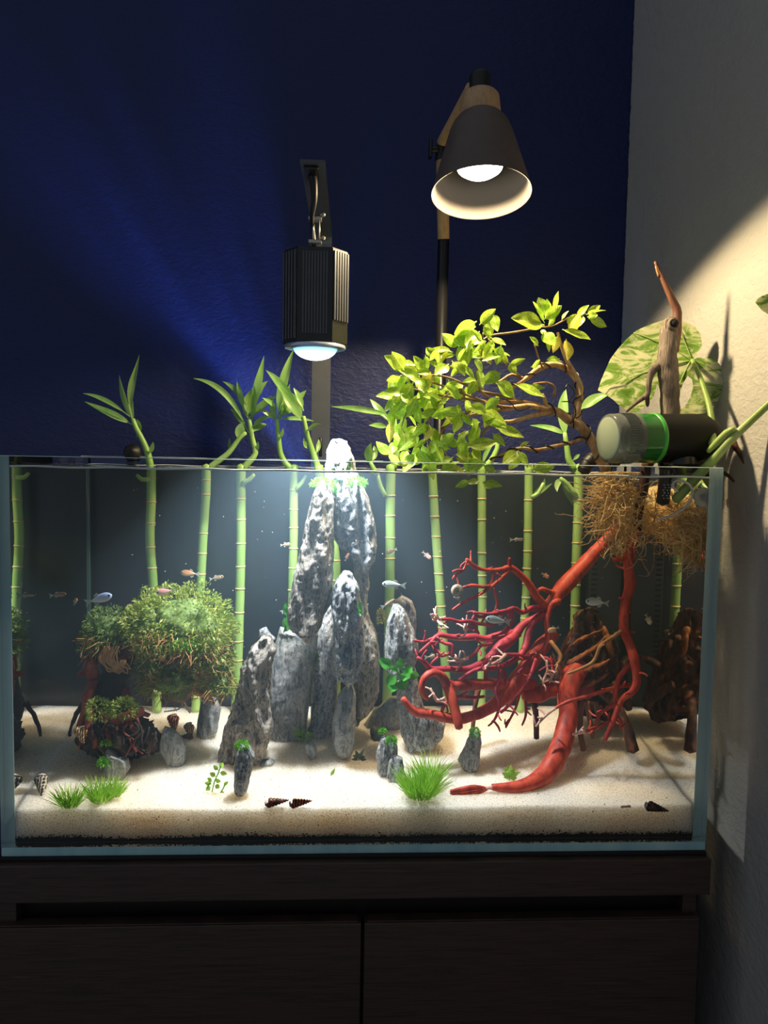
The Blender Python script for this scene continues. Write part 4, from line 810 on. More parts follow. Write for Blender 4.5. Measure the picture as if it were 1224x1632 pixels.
def fronds(points, size, seed=0, droop=0.3):
    """points = [(pos, normal)]: feathery sprigs, three leaflets pairs on a bent stem"""
    rnd = random.Random(seed); V = []; Fc = []
    for p, nrm in points:
        d = (Vector(nrm)+Vector((rnd.uniform(-1, 1), rnd.uniform(-1, 1), rnd.uniform(-1, 1)))*0.75).normalized()
        L = size*rnd.uniform(0.6, 1.35); n, b = frame_of(d); a = rnd.uniform(0, 6.28); s = n*cos(a)+b*sin(a); g = Vector((0, 0, -droop*L))
        q = [p, p+d*L*0.5+g*0.25, p+d*L+g]
        w = L*0.07
        i0 = len(V); V += [tuple(q[0]-s*w), tuple(q[0]+s*w), tuple(q[1]+s*w), tuple(q[1]-s*w), tuple(q[2])]
        Fc += [(i0, i0+1, i0+2, i0+3), (i0+3, i0+2, i0+4)]
        for t in (0.3, 0.55, 0.8):
            c = q[0].lerp(q[1], t*2) if t < 0.5 else q[1].lerp(q[2], t*2-1); up = d.cross(s)*rnd.uniform(-0.3, 0.6)
            for sg in (-1, 1):
                e = c+(s*sg+d*0.8+up).normalized()*L*0.38*(1.2-t); m = c.lerp(e, 0.5)+d*L*0.07; m2 = c.lerp(e, 0.5)-d*L*0.07
                i1 = len(V); V += [tuple(c), tuple(m), tuple(e), tuple(m2)]; Fc.append((i1, i1+1, i1+2, i1+3))
    return V, Fc
def blob_pts(px, py, Y, rx, ry, rz_m, n, seed, lo2=-1.0, hi=1.0, jit=0.10):
    """points on a lumpy ellipsoid given in pixels (rx, ry) and metres of depth"""
    rnd = random.Random(seed); c = at(px, py, Y); s = mpp(Y); out = []
    while len(out) < n:
        v = Vector((rnd.gauss(0, 1), rnd.gauss(0, 1), rnd.gauss(0, 1))).normalized()
        if not (lo2 <= v.z <= hi): continue
        k = 1+jit*2.2*noise.noise(v*2.6+Vector((seed, 0, 0)))+0.14*noise.noise(v*6.5+Vector((0, seed, 3)))-abs(rnd.gauss(0, jit))*0.7
        out.append((c+Vector((v.x*rx*s*k, v.y*rz_m*k, v.z*ry*s*k)), Vector((v.x, v.y, v.z+0.25))))
    return out
def core(px, py, Y, rx, ry, rz_m, seed):
    c = at(px, py, Y); s = mpp(Y); bm = bmesh.new(); bmesh.ops.create_icosphere(bm, subdivisions=4, radius=1.0)
    for v in bm.verts:
        k = 0.70*(1+0.22*noise.noise(v.co*2.6+Vector((seed, 0, 0)))+0.06*noise.noise(v.co*9))
        v.co = c+Vector((v.co.x*rx*s*k, v.co.y*rz_m*k, v.co.z*ry*s*k))
    return from_bm(bm)
def fibres(px, py, Y, rx, ry, rz_m, n, seed, length=0.02, r=0.0006, down=1.0):
    rnd = random.Random(seed); parts = []
    for p, nrm in blob_pts(px, py, Y, rx, ry, rz_m, n, seed, -1.0, 0.2):
        d = Vector((rnd.uniform(-1, 1), rnd.uniform(-1, 0.6), rnd.uniform(-1.2, 0.3)*down))*length
        parts.append(tube([p, p+d*0.4+Vector((rnd.uniform(-1, 1), rnd.uniform(-1, 1), 0))*length*0.25, p+d], [r, r*0.9, r*0.5], 4, 0.006, cap=False))
    return join(*parts)
mt = thing('moss_tree', 'dark bog-wood stump trained as a tree with a big round green moss crown', 'bonsai', at(180, 1195, .14))
YT = .16
def tb(spec, m, nm, seg=14, wob=0.2, amp=0.002): 
    P, Rr = limb_pts(spec); return mk(nm, disp(tube(P, Rr, seg, 0.005, wob, 60), amp, 110), m, mt)
tb([(182, 1190, .15, 36), (178, 1150, .155, 32), (176, 1120, .16, 28), (182, 1085, .16, 26), (196, 1055, .16, 22), (212, 1030, .16, 17), (245, 1024, .158, 14), (290, 1032, .156, 12), (330, 1048, .152, 9)], M_TRUNK, 'trunk', 22, 0.25, 0.004)
tb([(205, 1040, .15, 16), (225, 1026, .148, 15), (260, 1028, .143, 12), (300, 1040, .137, 9), (335, 1062, .135, 7)], M_RBROWN, 'limb', 14); tb([(200, 1048, .15, 12), (182, 1040, .146, 11), (162, 1030, .144, 8)], M_RBROWN, 'limb', 12)
tb([(318, 1060, .14, 5), (316, 1085, .138, 6), (308, 1100, .136, 4), (320, 1106, .135, 5), (332, 1108, .135, 4), (340, 1122, .134, 3)], M_FIBRE, 'limb', 9)
mk('base_mound', disp(rock_shape([(118, 1178), (124, 1160), (135, 1140), (150, 1128), (190, 1132), (222, 1146), (245, 1158), (258, 1180), (256, 1196), (225, 1200), (190, 1206), (160, 1200), (135, 1192)], .125, .036, amp=0.006, freq=80, seed=51, ridge=1.6), .003, 160), M_TRUNK, mt)
rt = random.Random(5)
for sp in ([(150, 1085, .14, 9), (140, 1110, .125, 8), (134, 1135, .11, 7), (126, 1160, .10, 4)], [(148, 1130, .11, 9), (142, 1160, .095, 7), (152, 1180, .088, 6), (150, 1192, .085, 4)], [(160, 1145, .105, 9), (185, 1148, .10, 10), (210, 1140, .10, 9), (228, 1132, .105, 5)],
           [(200, 1100, .14, 7), (208, 1122, .125, 6), (225, 1136, .115, 5), (238, 1140, .112, 3)], [(170, 1150, .098, 7), (172, 1170, .09, 5), (178, 1188, .088, 4)], [(146, 1046, .14, 8), (144, 1062, .138, 10), (150, 1080, .138, 9)],
           [(140, 1075, .14, 5), (128, 1074, .136, 5), (126, 1078, .135, 3)], [(205, 1150, .1, 5), (214, 1164, .092, 3.5), (222, 1160, .09, 3), (218, 1144, .092, 2)]):
    tb(sp, M_RBROWN, 'root', 10, 0.3)
tb([(134, 1120, .15, 4), (122, 1138, .15, 4), (113, 1160, .15, 3.4), (112, 1172, .15, 2)], M_TRUNK, 'root', 8)
for k in range(26):
    x = rt.uniform(130, 250); y0_ = rt.uniform(1150, 1180); tb([(x, y0_, .09, 2), (x+rt.uniform(-8, 8), y0_+12, .086, 1.8), (x+rt.uniform(-14, 14), y0_+26, .083, 1.2)], M_TRUNK if k % 3 else M_RBROWN, 'rootlet', 6, 0.2, 0.001)
pads = [(285, 995, .15, 84, 62, .055, 2100, M_MOSS, 1), (330, 1020, .145, 42, 60, .042, 900, M_MOSS, 2), (240, 1000, .14, 42, 46, .035, 700, M_MOSS, 3), (170, 1005, .145, 36, 38, .028, 620, M_MOSSD, 4), (148, 1022, .145, 20, 24, .02, 240, M_MOSSD, 5),
        (242, 1062, .135, 24, 30, .02, 420, M_MOSSD, 6), (275, 1085, .14, 52, 28, .03, 620, M_MOSS, 7), (350, 1090, .135, 26, 22, .02, 330, M_MOSS, 8), (345, 1062, .135, 26, 14, .02, 260, M_MOSS, 9), (298, 1030, .108, 20, 10, .01, 170, M_FRESH, 10)]
for px, py, Y, rx, ry, rz, n, m, sd in pads:
    pd = mk('moss_pad', fronds(blob_pts(px, py, Y, rx, ry, rz, int(n*2.0), sd, -0.7, 1), 0.0062, sd), m, mt, False, None, None, 'stuff')
    mk('pad_core', core(px, py, Y, rx*0.9, ry*0.88, rz*0.9, sd), M_MOSSD, pd)
    mk('pad_fibres', fibres(px, py+ry*0.15, Y-0.004, rx*0.95, ry*0.9, rz, max(30, n//7), sd+50, 0.016, 0.0006), M_FIBRE, pd, True, None, None, 'stuff')
loops = []
for k in range(16):
    x = rt.uniform(155, 190); loops.append(tube([at(x, 1030, .118), at(x-rt.uniform(0, 10), 1052, .112), at(x+rt.uniform(4, 18), 1060+rt.uniform(0, 14), .11), at(196+rt.uniform(-4, 6), 1052, .115)], 0.0011, 5, 0.004))
mk('hanging_fibres', join(*loops), M_FIBRE, mt, True, None, None, 'stuff')
for px, py, rx, ry, sd in ((157, 1132, 18, 19, 21), (198, 1130, 20, 17, 22)):
    mk('moss_tuft', fronds(blob_pts(px, py, .095, rx, ry, .014, 620, sd, -0.7, 1), 0.0048, sd), M_MOSS, mt, False, None, None, 'stuff')
tag(mk('root_thread', join(tube([at(262, 1134, .23), at(285, 1130, .215), at(293, 1118, .21), at(297, 1128, .21), at(303, 1136, .205)], 0.0012, 6, 0.005), tube([at(288, 1128, .215), at(298, 1126, .205), at(305, 1134, .20)], 0.001, 6, 0.005)),
   mat('white_root', '#d8cbb4', rough=0.7), None, True, at(285, 1130, .215)), 'thin white forked root lying on the sand under the moss crown', 'root')
# fresh moss caps and tufts on the stones
def cap(px, py, rx, ry, label, dY=0.0, Y=None, m=None, size=0.0036):
    Y = Y if Y is not None else sand_pt(px, 1210).y+dY
    o = mk('moss_tuft', fronds(blob_pts(px, py, Y, rx, ry, rx*mpp(Y)*0.9, int(48*sqrt(rx*ry)), int(px), -0.5, 1), size, int(px)), m or M_FRESH, None, False, at(px, py+ry, Y), None)
    tag(o, label, 'moss'); return o
def Yb(px, py): return sand_pt(px, py).y+0.004
cap(386, 1188, 9, 7, 'bright moss cap on the slim upright stone in the left front', Y=Yb(386, 1270))
cap(170, 1184, 8, 5, 'upper bright moss tuft on the boot-shaped stone', Y=Yb(180, 1242)); cap(166, 1215, 8, 8, 'lower bright moss tuft on the boot-shaped stone', Y=Yb(180, 1242)-.006)
cap(757, 1168, 7, 8, 'bright moss cap on the fin-shaped stone', Y=Yb(757, 1232)); cap(624, 1180, 7, 7, 'right bright moss tuft on the small two-tufted stone', Y=Yb(612, 1240)-.004); cap(610, 1166, 4, 4, 'tiny bright moss tuft on top of the two-tufted stone', Y=Yb(612, 1240)+.006)
cap(515, 771, 18, 8, 'bright moss cushion atop the leaning slab stone at the water line', Y=.12); cap(529, 780, 7, 8, 'bright moss bit in the cleft between slab and central peak', Y=.128); cap(568, 770, 15, 9, 'bright moss cushion on the right shoulder of the central peak', Y=.135)
cap(607, 985, 5, 15, 'yellowish moss strip on the right side of the centre rocks', Y=.17, m=mat('yellow_moss', [(0.3, '#8a8420'), (0.7, '#c2b83a')], 80)); cap(497, 1048, 10, 16, 'dark moss patch in the shade between the centre stones', Y=.20, m=M_MOSSD)
# ------------------------------------------------------------------ leafy vine plant growing out of the tank
M_VLEAF = mat('vine_leaf', [(0.3, '#86b02c'), (0.5, '#a9d03c'), (0.75, '#cfe860')], 14, rough=0.35, translucent=0.42, per_object=0.16)
M_YLEAF = mat('yellowing_leaf', [(0.3, '#b9b437'), (0.7, '#e0d65c')], 14, rough=0.4, translucent=0.45)
M_WOODY = mat('woody_stem', [(0.3, '#8d6b4c'), (0.5, '#b8926c'), (0.75, '#d6b892')], 130, (1, 1, 0.4), rough=0.65, bump=0.6, bump_scale=140)
M_TWIG = mat('brown_vine_twig', [(0.3, '#7a5a42'), (0.7, '#a88460')], 60, rough=0.6)
M_WIRE = mat('black_wire', '#121213', rough=0.35)
M_CREAM = mat('cream_roots', [(0.3, '#e0bf80'), (0.55, '#f2dba6'), (0.8, '#fdf3d2')], 50, rough=0.7, translucent=0.5)
def veined(m, vein):                                     # pale midrib and side veins on the unit leaf
    nt = m.node_tree; N, L = nt.nodes, nt.links; b = N['Principled BSDF']; src = b.inputs['Base Color'].links[0].from_socket
    tc = N.new('ShaderNodeTexCoord'); sp = N.new('ShaderNodeSeparateXYZ'); L.new(tc.outputs['Object'], sp.inputs[0])
    ab = N.new('ShaderNodeMath'); ab.operation = 'ABSOLUTE'; L.new(sp.outputs[0], ab.inputs[0])
    mid = N.new('ShaderNodeMapRange'); mid.inputs['From Min'].default_value = 0.006; mid.inputs['From Max'].default_value = 0.022; mid.inputs['To Min'].default_value = 0.8; mid.inputs['To Max'].default_value = 0.0; L.new(ab.outputs[0], mid.inputs[0])
    ma = N.new('ShaderNodeMath'); ma.operation = 'MULTIPLY_ADD'; ma.inputs[1].default_value = -0.9; L.new(ab.outputs[0], ma.inputs[0]); L.new(sp.outputs[1], ma.inputs[2])
    sn = N.new('ShaderNodeMath'); sn.operation = 'SINE'; m2 = N.new('ShaderNodeMath'); m2.operation = 'MULTIPLY'; m2.inputs[1].default_value = 55; L.new(ma.outputs[0], m2.inputs[0]); L.new(m2.outputs[0], sn.inputs[0])
    sv = N.new('ShaderNodeMapRange'); sv.inputs['From Min'].default_value = 0.82; sv.inputs['From Max'].default_value = 1.0; sv.inputs['To Max'].default_value = 0.4; L.new(sn.outputs[0], sv.inputs[0])
    mxx = N.new('ShaderNodeMath'); mxx.operation = 'MAXIMUM'; L.new(mid.outputs[0], mxx.inputs[0]); L.new(sv.outputs[0], mxx.inputs[1])
    mx = N.new('ShaderNodeMix'); mx.data_type = 'RGBA'; L.new(mxx.outputs[0], mx.inputs[0]); L.new(src, mx.inputs[6]); mx.inputs[7].default_value = rgb(vein); L.new(mx.outputs[2], b.inputs['Base Color'])
    for n in N:
        if n.type == 'BSDF_TRANSLUCENT': L.new(mx.outputs[2], n.inputs[0])
veined(M_VLEAF, '#e2eeA0'); veined(M_YLEAF, '#f2ecb0')
vp = thing('vine_plant', 'leafy yellow-green vine with wired woody stems leaning left over the water from cream roots', 'plant', at(952, 745, .15))
def vine(spec, m=None, nm='stem', seg=9, wob=0.15, step=0.005, par=None):
    P, Rr = limb_pts(spec); return mk(nm, tube(P, Rr, seg, step, wob, 80), m or M_WOODY, par or vp), P, Rr
def wired(spec, turns, m=None, seg=10):
    o, P, Rr = vine(spec, m, 'stem', seg); Q, R2 = smooth_path(P, Rr, 0.003); H = []
    for i, q in enumerate(Q):
        t = (Q[min(i+1, len(Q)-1)]-Q[max(i-1, 0)]).normalized(); n, b = frame_of(t); a = 2*pi*turns*i/len(Q)
        H.append(q+(n*cos(a)+b*sin(a))*(R2[i]*1.12+0.0009))
    mk('training_wire', tube(H, 0.0011, 6, 0.004), M_WIRE, o)
wired([(975, 762, .155, 9), (960, 738, .15, 8.5), (944, 705, .145, 8), (924, 678, .14, 8), (905, 668, .138, 7.5), (890, 657, .136, 6.5), (868, 648, .13, 5)], 5)
wired([(919, 678, .14, 6), (921, 645, .142, 6), (924, 618, .145, 5.6), (914, 598, .145, 5.4), (898, 585, .14, 5.2), (878, 581, .135, 5), (858, 588, .13, 4.6), (838, 604, .125, 4), (815, 618, .12, 3)], 7)
vine([(926, 640, .14, 4), (924, 612, .138, 4), (912, 590, .132, 3.8), (904, 575, .128, 3.4), (896, 555, .124, 2.8), (889, 530, .12, 2)])
wired([(940, 694, .143, 3.4), (915, 704, .135, 3.2), (888, 710, .125, 3), (856, 717, .115, 3), (830, 714, .108, 2.6), (805, 722, .104, 2.2), (782, 734, .10, 1.6)], 6)
for sp in ([(872, 653, .13, 6), (841, 647, .12, 4.4), (803, 652, .11, 3.6), (770, 656, .10, 3), (740, 664, .095, 2.4), (700, 660, .09, 1.6)], [(870, 648, .13, 4), (868, 636, .128, 3.4), (864, 628, .126, 2.4)], [(885, 655, .135, 5), (850, 662, .125, 4), (812, 672, .12, 3), (780, 668, .115, 2.4)],
           [(836, 605, .125, 3), (815, 597, .12, 2.4), (790, 610, .11, 2), (760, 600, .10, 1.8)], [(860, 645, .128, 3.4), (830, 640, .12, 3), (790, 640, .11, 2.6), (745, 636, .10, 2.2), (700, 630, .09, 1.8), (660, 620, .085, 1.4)],
           [(845, 646, .125, 3), (805, 632, .115, 2.6), (760, 622, .105, 2.2), (715, 602, .10, 1.8), (670, 596, .09, 1.4)], [(830, 650, .12, 2.6), (790, 646, .10, 2.4), (740, 628, .09, 2), (690, 610, .08, 1.6), (640, 598, .08, 1.2)], [(800, 650, .11, 2.4), (765, 622, .10, 2), (760, 598, .10, 1.6), (768, 560, .10, 1.4), (770, 530, .10, 1)],
           [(882, 632, .13, 2.2), (884, 618, .125, 2.2), (872, 610, .12, 2), (850, 612, .115, 1.6)], [(866, 590, .13, 1.8), (858, 570, .12, 1.6), (852, 548, .118, 1.2)], [(862, 521, .12, 1.6), (835, 527, .115, 1.7), (810, 531, .11, 1.7), (782, 535, .105, 1.6), (765, 545, .10, 1.4)],
           [(862, 521, .12, 1.4), (880, 520, .12, 1.2), (910, 505, .12, 1.2), (935, 500, .12, 1)], [(778, 540, .10, 1.2), (800, 575, .10, 1.2), (830, 600, .11, 1.4)], [(740, 640, .09, 1.6), (735, 620, .085, 1.5), (700, 640, .075, 1.4), (680, 690, .07, 1.2), (690, 730, .07, 1)],
           [(760, 650, .1, 1.6), (720, 672, .09, 1.5), (700, 700, .085, 1.3), (720, 738, .08, 1)], [(800, 664, .11, 1.6), (770, 690, .1, 1.5), (765, 720, .095, 1.2)], [(700, 628, .085, 1.4), (660, 640, .075, 1.2), (640, 680, .07, 1.1), (646, 715, .068, .9)]):
    vine(sp, M_TWIG if sp[0][3] < 4 else M_WOODY, 'twig', 7, 0.1, 0.006)
for sp in ([(800, 652, .1, 1), (790, 644, .098, 1), (793, 634, .1, 1), (812, 640, .1, 1), (826, 655, .1, 1), (846, 648, .11, 1)], [(905, 640, .13, 1), (916, 626, .13, 1), (905, 612, .13, 1), (900, 622, .128, 1)], [(895, 640, .128, 1), (912, 642, .128, 1), (918, 660, .13, 1), (908, 676, .13, 1)]):
    vine(sp, M_WIRE, 'training_wire', 6, 0)
# leaves: four shared shapes, each leaf an object of its own
def unit_leaf(seed, w):
    r = random.Random(seed); c = r.uniform(-0.18, 0.22)
    return leaf_strip([(0, 0, 0), (0, 0.35, 0.03), (0, 0.7, 0.02-c*0.3), (0, 1, -c)], w, 12, (0, 0, 1), seed, 0.72, 0.30, 0.08)
LEAFMESH = {}
for m in (M_VLEAF, M_YLEAF):
    for i, w in enumerate((0.24, 0.20, 0.28, 0.17)):
        V, Fc = unit_leaf(i+3, w); me = bpy.data.meshes.new('leaf'); me.from_pydata(V, [], Fc); me.polygons.foreach_set('use_smooth', [True]*len(Fc)); me.materials.append(m); LEAFMESH[m.name, i] = me
rv = random.Random(21)
def put_leaf(a, b, parent=vp, kind=None, m=None, face=None, name='leaf', wide=1.0):
    a, b = Vector(a), Vector(b); yv = (b-a); L = yv.length; yv.normalize()
    f = Vector(face or (rv.uniform(-0.7, 0.7), rv.uniform(-1, -0.35), rv.uniform(-0.2, 0.9))); xv = yv.cross(f).normalized(); zv = xv.cross(yv)
    o = bpy.data.objects.new(name, LEAFMESH[(m or M_VLEAF).name, kind if kind is not None else rv.randrange(4)]); COL.objects.link(o); o.parent = parent
    p = a-WLOC[parent]
    o.matrix_local = Matrix(((xv.x*L*wide, yv.x*L, zv.x*L, p.x), (xv.y*L*wide, yv.y*L, zv.y*L, p.y), (xv.z*L*wide, yv.z*L, zv.z*L, p.z), (0, 0, 0, 1))); WLOC[o] = WLOC[parent]
def pl(ax, ay, bx, by, Y, k=None, m=None, wide=1.15, dy=None):
    put_leaf(at(ax, ay, Y), at(bx, by, Y+(dy if dy is not None else rv.uniform(-0.018, 0.012))), vp, k, m, None, 'leaf', wide)
# traced leaves: upper right cluster
for q in ((868, 518, 812, 510, .11, 0), (868, 515, 846, 482, .115, 1), (872, 505, 858, 474, .12, 2), (876, 505, 873, 476, .118, 0), (884, 502, 893, 464, .11, 0), (866, 510, 894, 488, .105, 1), (895, 510, 905, 494, .12, 3), (896, 525, 940, 545, .10, 0),
          (905, 520, 918, 500, .12, 2), (918, 505, 940, 487, .115, 1), (934, 502, 966, 490, .11, 3), (935, 502, 958, 484, .12, 3), (936, 505, 952, 502, .112, 2), (937, 507, 965, 522, .105, 0), (930, 503, 918, 522, .12, 2), (865, 530, 884, 550, .105, 2), (858, 552, 845, 536, .11, 2), (892, 572, 870, 576, .11, 1),
          (862, 525, 872, 536, .12, 3), (872, 545, 876, 560, .12, 3), (846, 585, 862, 574, .11, 2), (925, 540, 905, 528, .12, 1), (885, 500, 872, 520, .115, 1)):
    pl(*q)
pl(902, 540, 906, 574, .098, 2, M_YLEAF, 1.2, -.01); pl(905, 530, 926, 500, .112, 2, M_YLEAF, 1.1); pl(890, 533, 880, 562, .104, 0, M_YLEAF, 1.1)
# upper left head
for q in ((764, 518, 792, 493, .09, 0), (786, 500, 794, 530, .085, 1), (760, 512, 724, 532, .095, 0), (758, 520, 722, 545, .09, 2), (764, 528, 740, 552, .085, 0), (770, 520, 782, 540, .08, 2), (782, 538, 806, 552, .085, 1), (778, 545, 790, 566, .08, 0), (798, 562, 814, 566, .1, 3), (720, 560, 697, 560, .09, 2),
          (812, 582, 836, 572, .095, 3), (812, 578, 822, 596, .09, 2), (645, 590, 610, 568, .075, 0), (668, 596, 640, 585, .075, 1), (678, 594, 658, 568, .08, 0), (640, 598, 616, 608, .07, 2), (650, 598, 634, 620, .07, 2), (660, 608, 630, 660, .068, 0), (668, 600, 676, 628, .07, 0), (720, 575, 742, 598, .07, 2), (715, 580, 692, 600, .075, 0),
          (790, 610, 822, 632, .085, 2), (820, 612, 866, 636, .09, 1), (765, 655, 808, 676, .075, 0), (784, 668, 807, 682, .078, 2), (790, 682, 837, 694, .075, 3), (785, 690, 804, 712, .07, 1), (842, 616, 868, 618, .11, 3), (745, 712, 792, 706, .075, 1)):
    pl(*q)
for q in ((668, 690, 634, 722, .062, 0), (662, 722, 644, 754, .06, 0), (672, 736, 700, 752, .058, 2)): pl(*q, wide=1.2)
for q in ((720, 742, 740, 755, .07, 0, M_YLEAF), (772, 640, 790, 652, .09, 2, M_YLEAF), (700, 655, 722, 680, .07, 0, M_YLEAF)): pl(*q)
for q in ((826, 718, 800, 742, .09, 1), (826, 718, 842, 744, .088, 3), (826, 722, 812, 750, .085, 2), (846, 748, 882, 744, .08, 1), (850, 746, 832, 738, .085, 1), (828, 712, 842, 704, .095, 3), (735, 745, 700, 752, .075, 1), (735, 746, 775, 738, .07, 0), (790, 752, 770, 742, .07, 0)): pl(*q)
# the dense mass in between
n = 0
while n < 190:
    u = rv.random(); x = rv.uniform(618, 800); y = rv.uniform(520, 748)
    top_y = 505+max(0, (745-x))*0.62 if x < 745 else 510; bot_y = 752 if x < 760 else 690
    if not (top_y+18 < y < bot_y-12) or (x > 745 and 575 < y < 640 and rv.random() < 0.6): continue
    Y = rv.uniform(.05, .125); a = radians(rv.choice((rv.gauss(200, 45), rv.gauss(255, 35)))); L = rv.uniform(20, 36)
    put_leaf(at(x, y, Y), at(x+L*cos(a), y-L*sin(a), Y+rv.uniform(-.02, .015)), vp, None, M_YLEAF if rv.random() < 0.05 else M_VLEAF, None, 'leaf', 1.05); n += 1
# wet leaves below the surface
for q in ((748, 766, 725, 776, .05, 1), (764, 766, 745, 770, .05, 2), (772, 768, 800, 776, .055, 1), (768, 768, 785, 778, .05, 2)): pl(*q, dy=0)
# root ball
rr_ = random.Random(8); parts = []
def root_strand(p, d, L, r, seg=4):
    q = [p]; n = max(4, int(L/0.012))
    for i in range(n):
        d = (d+Vector((rr_.gauss(0, 1), rr_.gauss(0, 1), rr_.gauss(0, 1)))*0.5).normalized(); q.append(q[-1]+d*L/n)
    q = [Vector((min(v.x, 0.884), max(0.018, min(v.y, 0.26)), min(v.z, ZW+0.004))) for v in q]
    return tube(q, [r*(1-0.5*i/n) for i in range(n+1)], seg, 0.007, cap=False), q
for k in range(900):
    px, py, Y = rr_.choice(((975, 775, .075), (985, 800, .06), (975, 820, .07), (1000, 785, .11), (1060, 810, .15), (1090, 820, .12), (1110, 835, .10), (1045, 835, .11), (995, 840, .07), (1112, 850, .05), (1122, 862, .035), (1105, 845, .07)))
    p = at(px+rr_.gauss(0, 14), py+rr_.gauss(0, 12), Y+rr_.gauss(0, .018)); d = Vector((rr_.gauss(-0.3 if px < 1020 else 0.15, 0.8), rr_.gauss(0, 0.6), rr_.gauss(-0.45, 0.5))).normalized()
    t, q = root_strand(p, d, rr_.uniform(0.025, 0.058), rr_.uniform(0.0005, 0.0009)); parts.append(t)
    if k % 2:
        for _ in range(3): c = q[rr_.randrange(1, len(q))]; parts.append(root_strand(c, Vector((rr_.gauss(0, 1), rr_.gauss(0, 1), rr_.gauss(-0.2, 1))).normalized(), rr_.uniform(0.006, 0.016), 0.0005, 3)[0])
for k in range(40):
    p = at(rr_.uniform(955, 1000), rr_.uniform(735, 760), .145+rr_.gauss(0, .01)); parts.append(root_strand(p, Vector((rr_.gauss(0, .6), rr_.gauss(0, .5), rr_.gauss(-.6, .4))).normalized(), rr_.uniform(.02, .04), .0008)[0])
mk('root_mass', join(*parts), M_CREAM, vp, True, None, None, 'stuff')
parts = []
for k in range(9):
    p = at(rr_.uniform(985, 1000), rr_.uniform(850, 870), .12); t, q = root_strand(p, Vector((-0.5, 0, -0.9)), .03, .0009); parts.append(t)
    for _ in range(5): c = q[rr_.randrange(1, len(q))]; parts.append(root_strand(c, Vector((rr_.gauss(-.3, 1), rr_.gauss(0, 1), rr_.gauss(-.6, .8))).normalized(), rr_.uniform(.008, .02), .0006, 3)[0])
mk('trailing_roots', join(*parts), M_CREAM, vp, True, None, None, 'stuff')
bm = bmesh.new(); bmesh.ops.create_icosphere(bm, subdivisions=4, radius=1.0); c1 = at(1055, 815, .165)
for v in bm.verts:
    k = 1+0.3*noise.noise(v.co*2.3)+0.14*noise.noise(v.co*7); v.co = c1+Vector((v.co.x*.058*k, v.co.y*.03*k, v.co.z*.033*k))
    v.co.x = min(v.co.x, .884)
mk('root_felt', disp(from_bm(bm), .004, 160), M_CREAM, vp)

# ------------------------------------------------------------------ variegated monstera
M_VARI = bpy.data.materials.new('variegated_leaf'); M_VARI.use_nodes = True
def vari(nt):
    N, L = nt.nodes, nt.links; b = N['Principled BSDF']; b.inputs['Roughness'].default_value = 0.35
    mp = coords(nt, (2.0, 2.0, 5.0)); n1 = tex(nt, mp, 11, 6, rough=0.7, dist=1.4)
    r = ramp(nt, [(0.34, '#648f2c'), (0.47, '#8cb052'), (0.53, '#d3d8a8'), (0.66, '#e6e6c4')]); L.new(n1, r.inputs[0]); L.new(r.outputs[0], b.inputs['Base Color'])
    tr = N.new('ShaderNodeBsdfTranslucent'); L.new(r.outputs[0], tr.inputs[0]); mx = N.new('ShaderNodeMixShader'); mx.inputs[0].default_value = 0.42
    L.new(b.outputs[0], mx.inputs[1]); L.new(tr.outputs[0], mx.inputs[2]); L.new(mx.outputs[0], N['Material Output'].inputs[0])
vari(M_VARI.node_tree)
M_PETI = mat('green_petiole', [(0.3, '#6b8a3a'), (0.6, '#94ad58'), (0.8, '#c3cc8e')], 25, (1, 1, 0.2), rough=0.4)
mo = thing('monstera', 'variegated green and cream monstera with one big notched leaf behind the dry wood', 'plant', at(1085, 790, .03))
def depth_of(x): return .212-(x-955)*0.00043
outl = [(1103, 574), (1110, 566), (1119, 550), (1117, 534), (1108, 521), (1096, 514), (1082, 511), (1058, 510), (1033, 518), (1014, 527), (998, 541), (984, 557), (973, 572), (965, 590), (958, 606), (953, 622), (964, 628), (976, 636), (986, 645), (996, 653), (1007, 658), (1018, 656), (1030, 646), (1042, 632), (1047, 612), (1050, 616), (1051, 632), (1052, 652), (1062, 660), (1078, 660), (1098, 659), (1112, 660), (1125, 658), (1134, 649), (1142, 642), (1149, 630), (1153, 616), (1155, 600), (1152, 588), (1145, 578), (1133, 572), (1122, 569), (1112, 570)]
hole = [(1096, 599), (1088, 612), (1083, 630), (1080, 648), (1084, 653), (1093, 646), (1101, 632), (1105, 616), (1103, 604)]
jn = Vector((1103, 574, 0))
def leaf_poly(outl, holes, dep, curl=0.004):
    bm = bmesh.new(); loops = [outl]+holes; edges = []
    for lp in loops:
        vs = [bm.verts.new((x, y, 0)) for x, y in lp]
        for i in range(len(vs)): edges.append(bm.edges.new((vs[i], vs[(i+1) % len(vs)])))
    bmesh.ops.triangle_fill(bm, use_beauty=True, use_dissolve=False, edges=edges)
    bmesh.ops.subdivide_edges(bm, edges=[e for e in bm.edges if e.calc_length() > 12], cuts=2, use_grid_fill=False)
    bmesh.ops.triangulate(bm, faces=bm.faces)
    V = []
    for v in bm.verts:
        x, y = v.co.x, v.co.y; r = (v.co-jn).length
        V.append(tuple(at(x, y, dep(x)+0.0022*sin(r*0.12+atan2(y-574, x-1103)*5)-curl*(r/100)**2)))
    bm.verts.index_update(); Fc = [tuple(v.index for v in f.verts) for f in bm.faces]; n = len(V)
    V += [(v[0], v[1]+0.0006, v[2]) for v in V]; Fc += [tuple(i+n for i in reversed(f)) for f in Fc]; bm.free(); return V, Fc
lf = mk('leaf', leaf_poly(outl, [hole], depth_of), M_VARI, mo)
